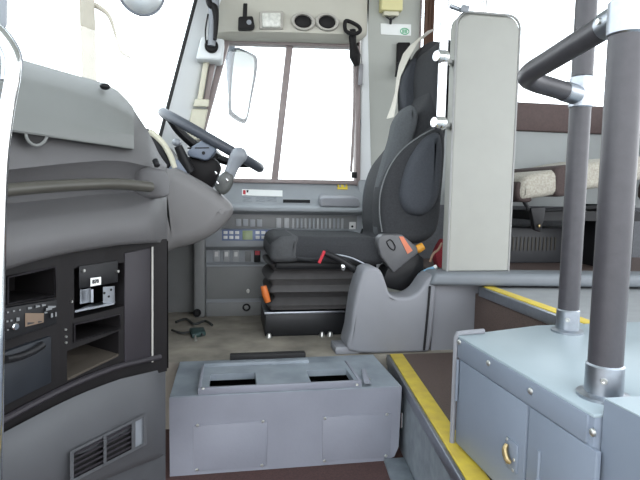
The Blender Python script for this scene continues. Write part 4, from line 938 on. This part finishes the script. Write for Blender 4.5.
# ================================================================== PASSENGER SEAT
ps_ = thing('passenger_seat', 'woven beige and brown passenger seat behind the upright poles', 'passenger seat', (1.9, 2.4, .262))
a = PY(520, 186, 2.12); b = PY(645, 166, 2.12)
ux = V((b.x-a.x, 0, b.z-a.z)).normalized(); uz = V((-ux.z, 0, ux.x))
L = .62; H = .12
op = spl([(0, -.06), (.0, 0.0), (.03, .035), (.1, .045), (.3, .05), (L, .05), (L, -.06), (.3, -.065), (.08, -.066)], 4)
MB().rprism(op, ux, uz, a, AY, .56, .03, 4).build('seat_cushion', CUSH, ps_, ang=60)
op2 = spl([(.12, -.062), (.14, 0), (.19, .05), (.3, .056), (L, .056), (L, -.03), (.3, -.03)], 4)
m2 = MB(); m2.rprism(spl([(.170, -.07), (.165, .0), (.18, .054), (.25, .057), (.262, .0), (.25, -.069)], 4), ux, uz, a-AY*.004, AY, .50, .02, 3); m2.build('cushion_centre', CUSHB, ps_, ang=60)
MB().rprism(spl([(-.012, -.055), (-.012, .0), (.02, .02), (.05, -.02), (.06, -.075), (.02, -.075)], 3), ux, uz, a+AY*.01, AY, .54, .015, 3).build('cushion_end', CUSHB, ps_, ang=60)
bk0 = PY(639, 205, 2.66)
MB().rprism(spl([(bk0.x-.02, .62), (bk0.x+.03, .9), (bk0.x+.10, 1.15), (bk0.x+.2, 1.2), (bk0.x+.26, 1.1), (bk0.x+.2, .8), (bk0.x+.15, .58)], 4), AX, UP, V((0, 2.12, 0)), AY, .56, .05, 4).build('seat_back', CUSHB, ps_, ang=60)
MB().rprism(spl([(bk0.x-.01, .82), (bk0.x+.012, .92), (bk0.x+.07, 1.10), (bk0.x+.10, 1.12), (bk0.x+.05, .88), (bk0.x+.03, .8)], 4), AX, UP, V((0, 2.09, 0)), AY, .1, .02, 3).build('back_edge', CUSH, ps_, ang=60)
fr2 = MB(); f1_ = PY(530, 204, 2.2)
fr2.tube([PY(523, 198, 2.18), PY(527, 206, 2.18), PY(536, 210, 2.18), PY(600, 207, 2.18)], .010, 8)
fr2.prism([PY(x, y, 2.16) for x, y in ((531, 208), (546, 207), (544, 220), (541, 232), (535, 230), (533, 218))], AY*.03, .004)
fr2.box(1.85, 1.92, 2.2, 2.6, .262, .58); fr2.box(1.45, 2.1, 2.25, 2.6, .50, .545)
fr2.build('seat_frame', BLACK, ps_)
p = PY(539, 226, 2.155); MB().ell(p, (.006, 0, 0), (0, .005, 0), (0, 0, .008)).build('frame_bolt', BRASS, ps_)
ht = thing('floor_heater', 'dark under-seat heater box with a faint slotted grille', 'heater', (1.45, 2.58, .262))
MB().box(1.36, 2.0, 2.50, 2.70, .262, .45, .01).build('heater_case', mat('heater_dark', (52, 53, 56), .5), ht)
for i in range(14):
    x = 1.42+i*.022; MB().box(x, x+.008, 2.495, 2.502, .33, .40).build('grille_slat', mat('grille_bronze', (58, 54, 46), .5) if i == 0 else MATS['grille_bronze'], ht)

# ================================================================== DOOR RAIL (near left)
dr_ = thing('door_grab_rail', 'bright steel grab rail of the entry door at the left picture edge', 'grab rail', D(-1, 520, .62))
MB().tube([D(x, y, .62) for x, y in ((-9, 560), (-5.5, 480), (-3, 330), (-1.5, 220), (1, 160), (7, 110), (13, 75), (12, 55), (3, 38), (-10, 26), (-30, 18))], .0085, 16).build('rail_tube', CHROME, dr_)
MB().tube([D(x, y, .66) for x, y in ((-6, 560), (-3, 480), (0, 330), (1, 220), (4, 160), (11, 105), (17.5, 72), (17, 54), (7, 36), (-8, 22), (-30, 14))], .0055, 12).build('edge_bead', LEVERM, dr_)
MB().tube([D(x, y, .64) for x, y in ((-12, 30), (-3, 42), (2, 50), (5, 62), (4, 80))], .004, 10).build('inner_loop', ALU, dr_)
struct(MB().hexa([D(x, y, d) for d in (1.0, 1.12) for x, y in ((-30, 28), (7, 28), (8, -60), (-30, -60))], .006).build('pillar', LEVERM))
tag(MB().hexa([D(x, y, d) for d in (.70, .73) for x, y in ((-8, 47), (3, 47), (2, 38), (-8, 36))], .004).build('door_seal_block', mat('rust_brown', (150, 84, 66), .7)), 'rust brown block behind the door grab rail', 'block')

# ================================================================== OUTSIDE
struct(MB().box(-60, 60, -30, 90, -1.3, -1.2).build('ground', ASPH))
# side mirror outside the driver's window
mr = thing('side_mirror', 'tall oblong side mirror hanging outside the driver\'s window', 'mirror', PY(238, 122, 3.1))
mo = spl([(233, 50), (240, 48), (253, 53), (257.5, 58), (257, 72), (252, 98), (247.5, 119), (242, 121.5), (231, 115), (228, 108), (229, 80)], 4)
MB().rprism([(PY(x, y, 3.1).x, PY(x, y, 3.1).z) for x, y in mo], AX, UP, V((0, 3.1, 0)), AY, .09, .015, 4).build('mirror_housing', MIRR, mr)
cxm = sum(p[0] for p in mo)/len(mo); cym = sum(p[1] for p in mo)/len(mo)
mi = [(cxm+(x-cxm)*.78, cym+(y-cym)*.92) for x, y in mo]
MB().prism([PY(x, y, 3.097) for x, y in mi], AY*.004).build('mirror_glass', MGLASS, mr)
MB().tube([PY(x, y, 3.14) for x, y in ((234, 108), (231, 70), (230, 40), (226, 0), (200, -40))], [.028, .03, .028, .025, .025], 12).build('mirror_arm', MIRB, mr)
MB().tube([PY(x, y, 3.12) for x, y in ((237, 49), (246, 53), (254, 60))], .012, 8).build('mirror_brace', MIRR, mr)
# round mirror ahead of the windscreen
rm = thing('round_mirror', 'round convex mirror ahead of the windscreen at the top', 'mirror', D(141, -8, 2.2))
c = D(141, -10, 2.2); ax = V((.42, -.85, -.2)).normalized()
MB().lathe(c-ax*.03, ax, [(0, 0), (.06, .002), (.098, .02), (.104, .032), (.100, .038), (.094, .036)], 32).build('mirror_shell', MIRB, rm)
MB().lathe(c-ax*.03, ax, [(.095, .034), (.06, .046), (.03, .051), (0, .052)], 32).build('mirror_glass', MGLASS, rm)
MB().tube([c-ax*.03, c-ax*.08+UP*.08, c-ax*.06+UP*.45], .012, 10).build('mirror_stem', MIRR, rm)
# utility pole in the street
up_ = thing('street_pole', 'pale concrete utility pole far outside the windscreen', 'utility pole', (D(93, 200, 14).x, D(93, 200, 14).y, -1.2))
p = D(92, 60, 14)
MB().cyl((p.x, p.y, -1.2), (p.x-.15, p.y, 9), .19, 20).build('pole_shaft', CONC, up_)
MB().tube([D(90, 2, 14)-V((.1, 0, 0)), D(100, 8, 14), D(110, 18, 14), D(117, 40, 14), D(122, 52, 14), D(131, 58, 14)], [.09, .07, .05, .03, .05, .02], 10).build('pole_bracket', CONC, up_)

# ================================================================== LIGHT
wd = bpy.data.worlds.new('sky'); sc.world = wd; wd.use_nodes = True
nt = wd.node_tree; bg = nt.nodes['Background']
tc = nt.nodes.new('ShaderNodeTexCoord'); sx = nt.nodes.new('ShaderNodeSeparateXYZ'); rp_ = nt.nodes.new('ShaderNodeValToRGB')
nt.links.new(tc.outputs['Generated'], sx.inputs[0]); nt.links.new(sx.outputs['Z'], rp_.inputs['Fac'])
rp_.color_ramp.elements[0].color = (.95, .97, 1, 1); rp_.color_ramp.elements[1].color = (.80, .90, 1, 1)
nt.links.new(rp_.outputs['Color'], bg.inputs['Color']); bg.inputs['Strength'].default_value = 4.2
vs = sc.view_settings
sc.display_settings.display_device = 'sRGB'
vs.view_transform = 'Standard'; vs.look = 'None'; vs.exposure = 0; vs.gamma = 1; vs.use_curve_mapping = False
try:
    sc.cycles.use_denoising = True; sc.cycles.denoiser = 'OPENIMAGEDENOISE'
except Exception: pass
sc.cycles.max_bounces = 8; sc.cycles.transparent_max_bounces = 12
